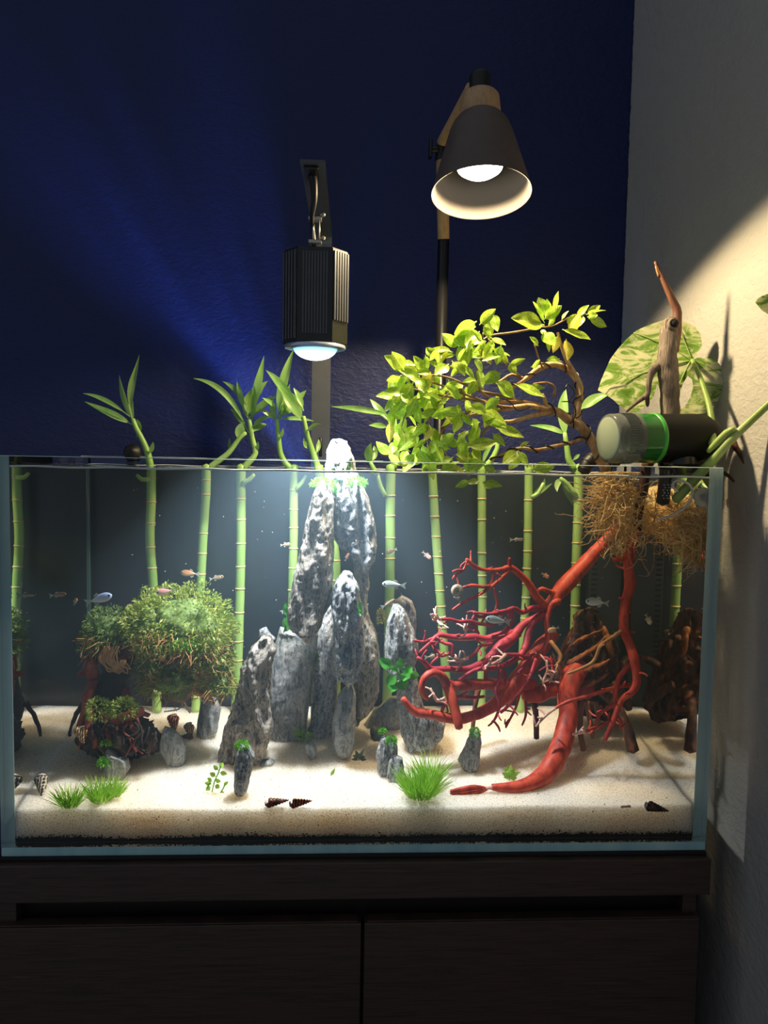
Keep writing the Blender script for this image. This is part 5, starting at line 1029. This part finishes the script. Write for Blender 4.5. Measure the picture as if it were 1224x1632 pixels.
for a, b2 in (((1103, 574), (956, 620)), ((1103, 574), (1010, 530)), ((1103, 574), (1075, 512)), ((1103, 574), (1150, 600)), ((1103, 574), (1128, 655)), ((1100, 576), (1066, 656))):
    P = [at(a[0]+(b2[0]-a[0])*t, a[1]+(b2[1]-a[1])*t-4*sin(pi*t), depth_of(a[0]+(b2[0]-a[0])*t)-0.0012-0.004*(t*1.2)**2*((b2[0]-a[0])/100)**2) for t in (0, .25, .5, .75, 1)]
    mk('leaf_vein', tube(P, [.0011, .0010, .0008, .0006, .0004], 6, .008), M_PETI, lf)
mk('petiole', tube(limb_pts([(1103, 574, .145, 3), (1112, 592, .12, 4), (1124, 625, .09, 4.5), (1132, 655, .065, 5), (1136, 690, .045, 5.5), (1135, 708, .035, 6)])[0], [.0028, .0033, .0036, .004, .0045, .005], 10), M_PETI, mo)
P, Rr = limb_pts([(1262, 608, -.03, 6), (1224, 645, -.012, 6), (1190, 677, .005, 6.5), (1160, 706, .018, 7), (1135, 735, .028, 8), (1105, 766, .034, 8.5), (1076, 797, .038, 8)])
mk('main_stem', tube(P, Rr, 12), M_PETI, mo)
vn = limb_pts([(1170, 683, .008, 4), (1158, 690, .018, 6), (1142, 706, .025, 6), (1128, 720, .03, 4)]); mk('leaf_sheath', tube(vn[0], vn[1], 10), M_PETI, mo)
lf2 = [(1204, 482), (1207, 476), (1216, 471), (1230, 466), (1245, 472), (1250, 490), (1240, 504), (1226, 502), (1214, 494)]
mk('leaf', leaf_poly(lf2, [], lambda x: -0.045), M_VARI, mo)
P, Rr = limb_pts([(1246, 488, -.045, 2), (1262, 530, -.05, 3), (1268, 580, -.045, 4), (1262, 608, -.03, 5)]); mk('petiole', tube(P, Rr, 8), M_PETI, mo)
# airline, suction cup
tag(mk('airline', tube([at(1046, 828, .06), at(1070, 822, .05), at(1095, 806, .035), at(1104, 788, .03), at(1098, 772, .028), at(1080, 765, .03), at(1072, 775, .035), at(1088, 790, .036)], .0017, 8, .006), mat('clear_white_tube', '#dedcd4', rough=0.25, sss=0.3), None, True, at(1080, 800, .04)),
    'thin white air tube curling through the cream roots at the tank corner', 'tube')
tag(mk('suction_cup', lathe([(.0, .0), (.004, .0), (.0045, .003), (.012, .006), (.013, .0085), (.0118, .0085), (.004, .004)], at(1116, 792, .0215), (0.05, -1, 0.0), 24, False), mat('milky_rubber', '#c3c6c0', rough=0.35, translucent=0.5), None, True, at(1116, 792, .02)),
    'milky clear suction cup on the front glass beside the green stem', 'suction cup')

# ------------------------------------------------------------------ automatic feeder on the rim
M_CLEAR = mat('smoky_clear_plastic', '#6f7673', rough=0.12); 
def see_through(m, a):
    nt = m.node_tree; N, L = nt.nodes, nt.links; t = N.new('ShaderNodeBsdfTransparent'); t.inputs[0].default_value = (0.80, 0.83, 0.80, 1); mx = N.new('ShaderNodeMixShader'); mx.inputs[0].default_value = a
    L.new(t.outputs[0], mx.inputs[1]); L.new(N['Principled BSDF'].outputs[0], mx.inputs[2]); L.new(mx.outputs[0], N['Material Output'].inputs[0])
see_through(M_CLEAR, 0.62)
M_GREENCL = mat('green_clear_plastic', '#23702a', rough=0.15); see_through(M_GREENCL, 0.85)
M_LIME = mat('green_ring_plastic', '#3fa63a', rough=0.3)
YFD = 0.066
fd = thing('fish_feeder', 'black automatic fish feeder with clear ridged drum and green ring on the tank rim', 'feeder', at(1085, 745, YFD))
sF = mpp(YFD); cL = at(968, 699, YFD-0.022); cR = at(1122, 698, YFD+0.006); ax = (cR-cL); LF = ax.length; ax.normalize(); r = 39*sF
u = lambda px: (px-968)/(1122-968)*LF
mk('drum', lathe([(0, 0), (r*0.93, 0), (r*0.985, 0.0015), (r, 0.004), (r, u(1010))], cL, ax, 48, False), M_CLEAR, fd)
mk('drum_cap', lathe([(0, -0.0012), (r*0.8, -0.0012), (r*0.9, 0.0006)], cL, ax, 48, False), mat('frosted_cap', '#8f9a88', rough=0.35), fd)
V = []; Fc = []; n0, b0 = frame_of(ax)
for i in range(64):
    a = 2*pi*i/64; nr = n0*cos(a)+b0*sin(a); tg = ax.cross(nr)
    i0 = len(V)
    for x in (u(984), u(1003)):
        for q in (nr*r-tg*.0007, nr*r+tg*.0007, nr*(r+.0011)): V.append(tuple(cL+ax*x+q))
    Fc += [(i0, i0+3, i0+5, i0+2), (i0+1, i0+2, i0+5, i0+4), (i0, i0+2, i0+1), (i0+3, i0+4, i0+5)]
mk('grip_ridges', (V, Fc), M_CLEAR, fd, False)
mk('food_scoop', lathe([(r*0.55, u(1006)), (r*0.62, u(1022)), (r*0.3, u(1030)), (0, u(1030))], cL-Vector((0, 0, r*0.05)), ax, 24), mat('dark_green_insert', '#1d4a22', rough=0.5), fd)
mk('green_window', lathe([(r, u(1010)), (r*1.005, u(1013)), (r*1.005, u(1037))], cL, ax, 48, False), M_GREENCL, fd)
mk('green_ring', lathe([(r*1.0, u(1035)), (r*1.04, u(1036)), (r*1.04, u(1041)), (r*1.0, u(1042))], cL, ax, 48, False), M_LIME, fd)
mk('motor_body', lathe([(0, u(1034)), (r*0.97, u(1034)), (r*1.0, u(1042)), (r*1.01, u(1100)), (r*0.99, u(1118)), (r*0.9, u(1129)), (r*0.7, u(1134)), (0, u(1135))], cL, ax, 48), mat('matte_black_plastic', '#070707', rough=0.55, spec=0.25), fd)
for py in (690, 699, 708): 
    c = at(1128, py, YFD-.025); 
mk('control_button', lathe([(0, -.001), (.0022, -.001), (.0024, 0), (.0024, .002)], at(1060, 724, YFD-.0315), (0, 1, 0.6), 14), M_RUBBER, fd)
nk = at(1082, 738, YFD)
mk('clamp_neck', join(lathe([(.020, .022), (.022, .012), (.024, .0), (.024, -.004)], Vector((nk.x, YFD, TH+.006)), (0, 0, 1), 32)), M_BLACK, fd)
mk('rim_clamp', bbox(nk.x-.02, TW-.002, YFD-.018, YFD+.018, TH+.0012, TH+.006, .001), M_BLACK, fd, False)
mk('clamp_jaw', bbox(TW-.013, TW-.0125+.0155, YFD-.012, YFD+.012, TH-.0, TH+.0065, .0008), M_BLACK, fd, False)
# dotted inlet tube hanging in the roots
tb0 = thing('inlet_strainer', 'black inlet tube with white dotted strainer end among the cream roots', 'strainer', at(1058, 800, .05))
a, b2 = at(1062, 752, .062), at(1056, 802, .058)
mk('tube_body', tube([a+Vector((0, .02, .03)), a, b2], [.009, .0085, .0085], 16, smoothed=False), M_BLACK, tb0)
for i in range(18):
    t = 0.42+0.085*(i//3); ang = (-0.5, 0.1, 0.65)[i % 3]+0.2*((i//3) % 2); c = a.lerp(b2, t)
    mk('dot', lathe([(0, .0094), (.0008, .0093), (.0009, .008)], c, (sin(ang), -cos(ang), 0.05), 8, False), mat('white_dot', '#e6e6e2', rough=0.4) if i == 0 else bpy.data.materials['white_dot'], tb0)
mk('tube_mouth', lathe([(.0085, 0), (.009, .004), (.006, .005), (.006, .001)], a+Vector((0, -.006, -.002)), (0, -1, .15), 16, False), M_RUBBER, tb0)
# knob and hose behind the rim
def knob(px, py, Y, label, w=14, nm='pump_knob'):
    t = thing(nm, label, 'pump', at(px, py+12, Y)); c = at(px, py, Y); r = w*mpp(Y)
    mk('knob_body', lathe([(0, -r*.9), (r*.7, -r*.85), (r, -r*.4), (r, r*.3), (r*.75, r*.8), (0, r)], c, (0.15, -0.9, 0.4), 28), M_RUBBER, t)
    for k in range(4): mk('collar', lathe([(r*.5, -.001), (r*.72, 0), (r*.5, .001)], c+Vector((0, -.004, -r*(0.7+.28*k))), (0, 0, 1), 20, False), M_RUBBER, t)
knob(212, 722, .31, 'small black round pump knob behind the rim beside the leftmost cane')
hs = thing('hose', 'black ribbed hose bending behind the rim beside the clear drum', 'hose', at(945, 740, .22)); P, Rr = limb_pts([(930, 752, .22, 10), (936, 738, .222, 11), (950, 728, .225, 12), (966, 726, .23, 12), (985, 735, .235, 12)])
mk('hose_body', tube(P, Rr, 16), M_RUBBER, hs)
Q, R2 = smooth_path(P, Rr, .004)
for i in range(1, min(len(Q)-1, 12), 2): mk('rib', lathe([(R2[i], -.0012), (R2[i]*1.12, 0), (R2[i], .0012)], Q[i], Q[i+1]-Q[i-1], 18, False), M_RUBBER, hs)
# ------------------------------------------------------------------ fish
def fish_mat(nm, back, side, belly):
    m = bpy.data.materials.new(nm); m.use_nodes = True; nt = m.node_tree; N, L = nt.nodes, nt.links; b = N['Principled BSDF']; b.inputs['Roughness'].default_value = 0.28
    tc = N.new('ShaderNodeTexCoord'); sp = N.new('ShaderNodeSeparateXYZ'); L.new(tc.outputs['Generated'], sp.inputs[0])
    r = ramp(nt, [(0.15, belly), (0.5, side), (0.85, back)]); L.new(sp.outputs[2], r.inputs[0]); L.new(r.outputs[0], b.inputs['Base Color'])
    b.inputs['Sheen Weight'].default_value = 0.2; return m
FM = {'silver': fish_mat('silver_fish', '#7f9088', '#c7d2cd', '#e8ece6'), 'blue': fish_mat('blue_white_fish', '#a9bce8', '#d3dcee', '#eceee6'), 'tan': fish_mat('tan_fish', '#6b5a48', '#a58a70', '#c9ad92'),
      'orange': fish_mat('orange_fish', '#9c6a4a', '#c9956e', '#e2b894'), 'pink': fish_mat('pink_fish', '#d98a90', '#efb9b6', '#f4dcd4'), 'cream': fish_mat('cream_fish', '#c49a62', '#dcb98a', '#ecd7b4'), 'grey': fish_mat('grey_fish', '#5a5a56', '#8d8a82', '#b3aea2')}
M_FIN = mat('clear_fin', '#cfd6cf', rough=0.3, translucent=0.5); M_EYE = mat('fish_eye', '#0b0b0c', rough=0.1); M_EYEW = mat('eye_rim', '#d9d6c0', rough=0.2)
def fish(px, py, Lpx, ang, Y, kind, label, deep=0.30, mirror=False, turn=0.0, big=False):
    c = at(px, py, Y); L = Lpx*mpp(Y); a = radians(ang)
    Lpx *= 1.12; L = Lpx*mpp(Y); d = Vector((cos(a)*cos(turn), sin(turn), sin(a)*cos(turn))).normalized(); side = Vector((0, 0, 1)).cross(d).normalized() if abs(d.z) < .97 else Vector((0, 1, 0)); up = d.cross(side)
    if up.z < 0: up, side = -up, -side
    def W(x, y, z): return tuple(c+d*(x*L)+side*(y*L)+up*(z*L))
    t = thing('fish', label, 'fish', c, 'small fish swimming in the tank')
    V = []; Fc = []; n = 16; sg = 12
    for i in range(n+1):
        s = i/n; x = 0.5-0.78*s; h = deep*0.5*(sin(pi*min(1, s*1.02)**0.72)**0.85*(1-0.15*s)+0.10*s)+0.004; w = h*0.42
        for k in range(sg): q = 2*pi*k/sg; V.append(W(x, w*cos(q), h*sin(q)+0.02*deep*sin(pi*s)))
    for i in range(n):
        for k in range(sg): k2 = (k+1) % sg; Fc.append((i*sg+k, i*sg+k2, (i+1)*sg+k2, (i+1)*sg+k))
    Fc += [tuple(range(sg-1, -1, -1)), tuple(range(n*sg, n*sg+sg))]
    mk('body', (V, Fc), FM[kind], t)
    def fin(nm, poly, y=0.0):
        v = [W(x, y-.004, z) for x, z in poly]+[W(x, y+.004, z) for x, z in poly]; m = len(poly)
        mk(nm, (v, [tuple(range(m)), tuple(range(2*m-1, m-1, -1))]+[(i, (i+1) % m, (i+1) % m+m, i+m) for i in range(m)]), M_FIN, t, False)
    fin('tail_fin', [(-0.26, 0.025), (-0.38, 0.08), (-0.50, 0.15), (-0.45, 0.03), (-0.44, 0.0), (-0.46, -0.04), (-0.50, -0.15), (-0.38, -0.08), (-0.26, -0.025)])
    fin('dorsal_fin', [(0.06, deep*.46), (0.0, deep*.72), (-0.10, deep*.60), (-0.16, deep*.36)]); fin('anal_fin', [(0.0, -deep*.42), (-0.07, -deep*.66), (-0.18, -deep*.46), (-0.2, -deep*.25)])
    for sy in (-1, 1):
        e = Vector(W(0.40, sy*0.052*deep/.3, deep*0.06)); o = side*sy
        mk('eye', lathe([(L*.034, -L*.012), (L*.034, L*.0), (L*.022, L*.010), (0, L*.013)], e, o, 12, False), M_EYE, t)
    return t
fish(157, 955, 40, 18, .06, 'blue', 'blue-white fish heading right near the dark back corner, left of the moss tree', .32)
fish(303, 914, 27, 176, .19, 'orange', 'larger tan fish facing left above the moss crown', .34)
fish(345, 921, 21, 12, .20, 'tan', 'small tan fish right of the larger one above the moss crown', .30)
fish(92, 948, 24, 8, .035, 'tan', 'brownish fish at far left, second from the left glass', .26)
fish(42, 948, 28, 5, .022, 'grey', 'dim brownish fish closest to the left glass', .22)
fish(120, 959, 11, 65, .05, 'cream', 'tiny pale fish between two bigger ones at the far left', .42)
fish(264, 943, 27, 190, .12, 'pink', 'pinkish-white fish resting on top of the moss crown', .38)
fish(455, 868, 15, 8, .22, 'tan', 'tiny tan fish touching the cane left of the leaning slab', .36)
fish(553, 888, 13, 62, .14, 'orange', 'tiny orange fish in the gap between the two tall stones', .34)
fish(624, 878, 17, 200, .24, 'tan', 'small tan fish in front of the cane right of the central peak', .4)
fish(680, 885, 17, -40, .22, 'pink', 'small pale fish swimming downward between two canes', .36)
fish(628, 932, 35, 176, .12, 'silver', 'silver fish above the pointed speckled stone', .30)
fish(619, 962, 24, 30, .13, 'tan', 'brown fish just over the top of the pointed speckled stone', .24)
fish(794, 989, 38, 170, .075, 'silver', 'silver-green fish before the tangle of crimson twigs', .30)
fish(952, 960, 36, 174, .12, 'silver', 'silvery white fish between the two thick red limbs at right', .34)
fish(869, 917, 13, -30, .22, 'orange', 'tiny brownish fish above the red fork', .44)
fish(824, 860, 22, 2, .21, 'grey', 'thin grey fish beside the ninth cane near the water line', .20)
fish(882, 1003, 18, 200, .13, 'cream', 'small cream fish beside the central red twigs above the stump', .42)
fish(1033, 987, 18, -60, .05, 'cream', 'small pale fish swimming upright near the right glass', .42)
fish(458, 968, 24, 40, .20, 'tan', 'brown fish hovering behind the lower end of the leaning slab', .24)
fish(690, 1046, 26, 8, .15, 'tan', 'brown fish among the crimson twig tips beside the pointed stone', .26)
fish(735, 992, 16, 200, .24, 'tan', 'small dim fish behind the longest crimson twig', .3)
fish(843, 1009, 14, 100, .18, 'cream', 'tiny upright pale fish behind the red fork', .3)
def mirrored(px, py, Y):                                # the place whose reflection in the right pane shows at a pixel
    p = at(px, py, Y); return Vector((2*(TW-TG)-p.x, p.y, p.z))
def fish_at(p, L, ang, turn, kind, label, deep):
    px = 612+F_PX*((p-CAM).dot(RIGHT))/((p-CAM).dot(FWD)); py = 816-F_PX*((p-CAM).dot(UP))/((p-CAM).dot(FWD)); fish(px, py, L, ang, p.y, kind, label, deep, turn=turn)
fish_at(mirrored(1098, 1064, .235), 44, 145-90+80, 0.2, 'cream', 'cream fish hidden behind the red limb, seen mainly as a reflection in the right glass', .36)
fish_at(mirrored(1093, 1104, .24), 30, 35, 0.2, 'pink', 'pinkish fish hidden low behind the stump, seen mainly as a reflection', .36)

# ------------------------------------------------------------------ snails
def shell_mat(nm, a, b2, c, sc=90):
    m = bpy.data.materials.new(nm); m.use_nodes = True; nt = m.node_tree; N, L = nt.nodes, nt.links; b = N['Principled BSDF']; b.inputs['Roughness'].default_value = 0.4
    w = N.new('ShaderNodeTexWave'); w.inputs['Scale'].default_value = sc; w.inputs['Distortion'].default_value = 4; w.inputs['Detail'].default_value = 2; w.inputs['Detail Scale'].default_value = 3
    tc = N.new('ShaderNodeTexCoord'); L.new(tc.outputs['Object'], w.inputs['Vector']); r = ramp(nt, [(0.25, a), (0.5, b2), (0.8, c)]); L.new(w.outputs['Fac'], r.inputs[0]); L.new(r.outputs[0], b.inputs['Base Color']); return m
SH = {'dark': shell_mat('dark_striped_shell', '#1d1c1a', '#4a463f', '#b9b1a0'), 'red': shell_mat('red_brown_shell', '#2a1410', '#7a2e1c', '#d9703a'), 'brown': shell_mat('plain_brown_shell', '#3a1c16', '#5c2e22', '#774436', 20), 'black': shell_mat('black_brown_shell', '#15100e', '#2b1c16', '#4a2f22', 20), 'stripe': shell_mat('banded_shell', '#2a1a12', '#8a5a34', '#d9b27a', 120)}
def cone_snail(a, b2, rp, Ya, Yb_, m, label, turns=6, squash=1.0, nm='snail'):
    """a = mouth pixel, b2 = tip pixel"""
    A, B = at(a[0], a[1], Ya), at(b2[0], b2[1], Yb_); d = B-A; H = d.length; d.normalize(); n, b = frame_of(d); r0 = rp*mpp(Ya); P = []; Rr = []
    for i in range(turns*14+1):
        t = i/(turns*14); k = 1-t; rad = r0*(0.12+0.88*k); ang = 2*pi*turns*t; off = rad*0.52
        P.append(A+d*(H*(0.10+0.88*(1-k**1.25)))+(n*cos(ang)+b*sin(ang))*off); Rr.append(rad*0.55)
    o = thing(nm, label, 'snail', A)
    mk('shell', join(tube(P, Rr, 12, .01, smoothed=False), lathe([(r0*.8, H*.12), (r0*.62, H*.4), (r0*.25, H*.8), (0.0, H*.95)], A, d, 16)), m, o)
    q = A+(n*r0*.45); mk('aperture', lathe([(r0*.55, .0005), (r0*.62, -.0008), (r0*.42, -.0016), (r0*.25, .001), (0, .002)], A+d*(H*.05)-d*.0015, d, 18, False), mat('pale_lip', '#cbbcae', rough=0.3) if 'pale_lip' not in bpy.data.materials else bpy.data.materials['pale_lip'], o)
    return o
def ys(px, py, dz=0.0): return sand_pt(px, py).y
cone_snail((66, 1237), (67, 1270), 11, ys(66, 1262)+.006, ys(66, 1271), SH['dark'], 'dark pale-banded cone snail upright on the sand at the far left', 7)
cone_snail((276, 1140), (278, 1168), 10, ys(276, 1165)-.004, ys(276, 1168), SH['red'], 'red-brown cone snail with orange bands behind the split stone')
cone_snail((301, 1154), (304, 1176), 9, ys(300, 1176), ys(300, 1176), SH['stripe'], 'round striped snail on the sand by the bluish stone', 4)
cone_snail((308, 1172), (284, 1175), 6, ys(296, 1178), ys(296, 1178), SH['brown'], 'plain brown cone snail lying under the striped one', 6)
cone_snail((128, 1160), (133, 1185), 11, .085, .08, SH['stripe'], 'striped snail clinging to the left foot of the moss tree', 4)
cone_snail((424, 1280), (461, 1275), 8, ys(440, 1285), ys(440, 1285), SH['brown'], 'brown cone snail with white lip on the front sand', 7)
cone_snail((463, 1281), (498, 1276), 8, ys(480, 1287), ys(480, 1287), SH['red'], 'orange-speckled dark cone snail right behind the brown one on the front sand', 7)
cone_snail((1030, 1283), (1066, 1293), 9, ys(1040, 1292)+.002, ys(1060, 1296)+.002, SH['black'], 'black-brown cone snail on the sand in the right front corner', 7)
# ramshorn snail on a twig
rs_ = thing('snail', 'round cream ramshorn snail on the end of a red twig', 'snail', at(730, 950, .105)); c = at(728, 942, .105); s = mpp(.105); P = []; Rr = []
for i in range(46): t = i/45; a = t*2*pi*2.3; q = 1-t*.82; P.append(c+Vector((cos(a)*6.5*s*q, -0.0025*q*0, sin(a)*7.5*s*q))); Rr.append(5*s*q)
mk('shell', join(tube(P, Rr, 12, .01, smoothed=False)), mat('cream_shell', [(0.3, '#8a7a66'), (0.6, '#cdb99c'), (0.8, '#e6dcc8')], 90, rough=0.35), rs_); mk('foot', tube([c+Vector((-.004, .0, -.0075)), c+Vector((.002, -.001, -.0095)), c+Vector((.008, 0, -.0075))], [.0015, .003, .0012], 8), mat('snail_flesh', '#9a9a8a', rough=0.4), rs_)

# ------------------------------------------------------------------ plants on the sand
M_GRASS = mat('hair_grass', [(0.3, '#86c238'), (0.6, '#aedd58'), (0.85, '#d8f090')], 40, rough=0.5, translucent=0.35)
def tuft(px, py, wpx, hpx, n, label, seed=0):
    rnd = random.Random(seed); c = sand_pt(px, py); s = mpp(c.y); V = []; Fc = []
    for _ in range(n):
        a = rnd.uniform(0, 6.28); q = sqrt(rnd.random()); p = c+Vector((cos(a)*q*wpx*.42*s, sin(a)*q*wpx*.35*s, -.001)); L = hpx*s*rnd.uniform(.55, 1.05); o = Vector((cos(a)*q*.55+rnd.gauss(0, .22), sin(a)*q*.5+rnd.gauss(0, .2), 1.0)).normalized()
        sd = o.cross(Vector((rnd.gauss(0, .5), 1, 0))).normalized()*.00055; bend = Vector((o.x, o.y, -.15))*L*.35; i0 = len(V)
        for t in (0, .35, .7): m = p+o*(L*t)+bend*t*t; V += [tuple(m-sd*(1-.5*t)), tuple(m+sd*(1-.5*t))]
        V.append(tuple(p+o*L+bend)); Fc += [(i0, i0+1, i0+3, i0+2), (i0+2, i0+3, i0+5, i0+4), (i0+4, i0+5, i0+6)]
    o = thing('grass_tuft', label, 'plant', c); mk('grass_blades', (V, Fc), M_GRASS, o, False, None, None, 'stuff'); return o
tuft(112, 1283, 34, 38, 170, 'small hairgrass tuft at far left near the dark snail', 1); tuft(160, 1275, 36, 42, 200, 'hairgrass tuft in front of the boot-shaped stone', 2); tuft(182, 1268, 22, 34, 110, 'narrow hairgrass tuft right beside the boot-shaped stone', 5)
tuft(670, 1268, 52, 56, 420, 'biggest hairgrass clump, right of the square-topped stone', 3); tuft(684, 1250, 30, 60, 160, 'taller hairgrass behind the biggest clump', 4)
M_PLANT = mat('fresh_stem_leaf', [(0.3, '#83bd42'), (0.6, '#aedb62'), (0.85, '#d6ee96')], 30, rough=0.4, translucent=0.5, per_object=0.12); M_DPLANT = mat('dark_crypt_leaf', [(0.3, '#2a3a30'), (0.7, '#4f6a52')], 40, rough=0.45, per_object=0.1); M_ANUB = mat('anubias_leaf', [(0.3, '#3c9a32'), (0.6, '#62c046'), (0.85, '#95dc6a')], 20, rough=0.3, translucent=0.25, per_object=0.15)
def sprig(label, base, stems, leaves, m, Y=None, nm='sand_plant', stem_r=1.1):
    Y = Y if Y is not None else sand_pt(*base).y; o = thing(nm, label, 'plant', at(base[0], base[1], Y)); rnd = random.Random(int(base[0]))
    for st_ in stems:
        P = [at(x, y, Y+rnd.uniform(-.003, .003)) for x, y in st_]; mk('stem', tube(P, stem_r*mpp(Y), 6, .005), m, o)
    for (ax_, ay, bx, by, w) in leaves:
        A = at(ax_, ay, Y+rnd.uniform(-.004, .004)); B = at(bx, by, Y+rnd.uniform(-.010, .006)); mk('leaf', leaf_strip([A, A.lerp(B, .5)+Vector((0, -.001, .0015)), B], w*mpp(Y), 8, None, int(bx), .75, .2), m, o)
    return o
sprig('light green creeping stem plant left of the slim upright stone', (345, 1262), [[(338, 1262), (342, 1245), (348, 1232), (352, 1220)], [(350, 1266), (356, 1256), (360, 1248)], [(330, 1256), (336, 1246)]],
      [(348, 1228, 340, 1220, 4), (350, 1224, 356, 1216, 4), (350, 1232, 362, 1234, 4), (344, 1238, 334, 1232, 4), (342, 1244, 352, 1246, 4), (338, 1250, 326, 1248, 4), (336, 1254, 328, 1260, 4), (342, 1252, 350, 1256, 4), (356, 1252, 364, 1246, 3), (338, 1246, 330, 1240, 3), (352, 1262, 358, 1268, 3)], M_PLANT)
sprig('yellow-green sprig at the foot of the dark slanting stone', (484, 1184), [[(484, 1184), (482, 1174), (478, 1166)], [(484, 1184), (490, 1174), (497, 1168)]], [(480, 1172, 468, 1168, 3), (478, 1168, 474, 1160, 3), (482, 1172, 484, 1160, 3), (486, 1176, 494, 1166, 3), (492, 1172, 500, 1174, 3), (482, 1178, 470, 1178, 2.5), (488, 1180, 498, 1182, 2.5)], M_PLANT)
sprig('dark green rosette on the sand right of the rounded grey stone', (572, 1212), [[(572, 1212), (572, 1206)]], [(572, 1209, 562, 1204, 3), (572, 1209, 580, 1194, 2.5), (572, 1209, 582, 1206, 3), (572, 1209, 566, 1196, 3), (572, 1210, 560, 1211, 3), (572, 1210, 584, 1211, 3), (572, 1209, 574, 1200, 3)], M_DPLANT)
sprig('bright green rosette right of the fin-shaped stone', (812, 1243), [[(812, 1243), (812, 1236)]], [(812, 1240, 800, 1232, 4), (812, 1238, 804, 1222, 4), (812, 1238, 814, 1218, 4), (812, 1238, 822, 1224, 4), (812, 1240, 826, 1232, 4), (812, 1241, 802, 1241, 4), (812, 1241, 824, 1240, 4), (812, 1239, 830, 1230, 3), (811, 1236, 808, 1228, 4), (813, 1236, 818, 1230, 4)], M_PLANT)
sprig('anubias with glossy round leaves fixed between the speckled stone and the boulder', (646, 1096), [[(646, 1096), (640, 1080), (632, 1066)], [(646, 1090), (652, 1074)], [(642, 1084), (630, 1088)]],
      [(628, 1066, 603, 1050, 9), (639, 1068, 637, 1048, 7), (640, 1074, 654, 1080, 10), (644, 1078, 656, 1062, 9), (632, 1076, 616, 1092, 9), (636, 1082, 646, 1100, 10), (630, 1088, 622, 1104, 8), (634, 1072, 624, 1060, 6), (650, 1076, 668, 1078, 8)], M_ANUB, .105, 'anubias', 1.6)
sprig('two green leaves at the left edge of the leaning slab', (452, 1008), [[(452, 1008), (456, 994), (458, 975)]], [(458, 984, 455, 960, 6), (455, 1004, 454, 984, 5), (452, 1008, 464, 996, 4)], M_ANUB, .14, 'anubias')
sprig('small green leaf on the right flank of the pale-topped middle stone', (578, 980), [[(578, 980), (574, 974)]], [(578, 980, 568, 970, 5), (576, 976, 572, 956, 3)], M_ANUB, .10, 'anubias')
sprig('dark fine-leaved plant behind the stump at the back right', (978, 1030), [[(978, 1030), (974, 1010)], [(978, 1030), (985, 1008)]], [(974, 1012, 966, 1002, 2), (974, 1010, 978, 998, 2), (984, 1010, 992, 1004, 2), (984, 1012, 976, 1006, 2), (980, 1018, 992, 1018, 2), (976, 1020, 966, 1018, 2)], M_DPLANT, .21)
lo_ = sand_pt(530, 1238); tag(mk('fallen_leaf', leaf_strip([lo_+Vector((-.003, 0, .001)), lo_+Vector((0, 0, .006)), lo_+Vector((.003, 0, .012))], .0025, 6, (0.2, -1, .1), 3), M_PLANT, None, True, lo_), 'single small green leaf standing loose on the middle sand', 'leaf')
tag(mk('bark_chip', disp(tube([sand_pt(1032, 1160)+Vector((0, 0, .001)), sand_pt(1055, 1165)+Vector((0, 0, .001))], [.003, .001], 8), .001, 200), M_TAN, None, True, sand_pt(1040, 1162)), 'small brown bark chip on the sand by the right glass', 'wood chip')
p = sand_pt(1000, 1287); tag(mk('pink_shell_sliver', disp(tube([p+Vector((-.008, 0, .001)), p+Vector((.004, .001, .001))], [.0012, .0018], 8), .0006, 300), mat('pink_sliver', '#e3b9a4', rough=0.5), None, True, p), 'pale pink sliver lying on the front sand left of the black-brown snail', 'shell')
p = at(1012, 1108, .25); mk_ = bmesh.new(); bmesh.ops.create_icosphere(mk_, subdivisions=3, radius=1.0)
for v in mk_.verts: v.co = p+Vector((v.co.x*.012, v.co.y*.01, v.co.z*.011))*(1+.15*noise.noise(v.co*2))
tag(mk('tan_pebble', from_bm(mk_), mat('tan_pebble_stone', [(0.3, '#a8814a'), (0.7, '#d0ab70')], 60, rough=0.6, bump=0.3), None, True, p-Vector((0, 0, .011))), 'rounded tan pebble behind the stump leg at the back right', 'pebble')

# fine specks drifting in the water
rp = random.Random(77); parts = []
for k in range(150):
    Y = rp.uniform(.03, .28); p = at(rp.uniform(180, 960), rp.uniform(775, 1080), Y); r = rp.uniform(.0004, .0008)
    v = [(p.x+r*a, p.y+r*b, p.z+r*c) for a, b, c in ((1, 0, 0), (-1, 0, 0), (0, 1, 0), (0, -1, 0), (0, 0, 1), (0, 0, -1))]
    parts.append((v, [(0, 2, 4), (2, 1, 4), (1, 3, 4), (3, 0, 4), (2, 0, 5), (1, 2, 5), (3, 1, 5), (0, 3, 5)]))
tag(mk('water_specks', join(*parts), mat('pale_speck', '#e3e8ea', rough=0.6), None, True, at(570, 900, .15)), 'tiny pale specks drifting in the hazy water', 'specks', None, 'stuff')
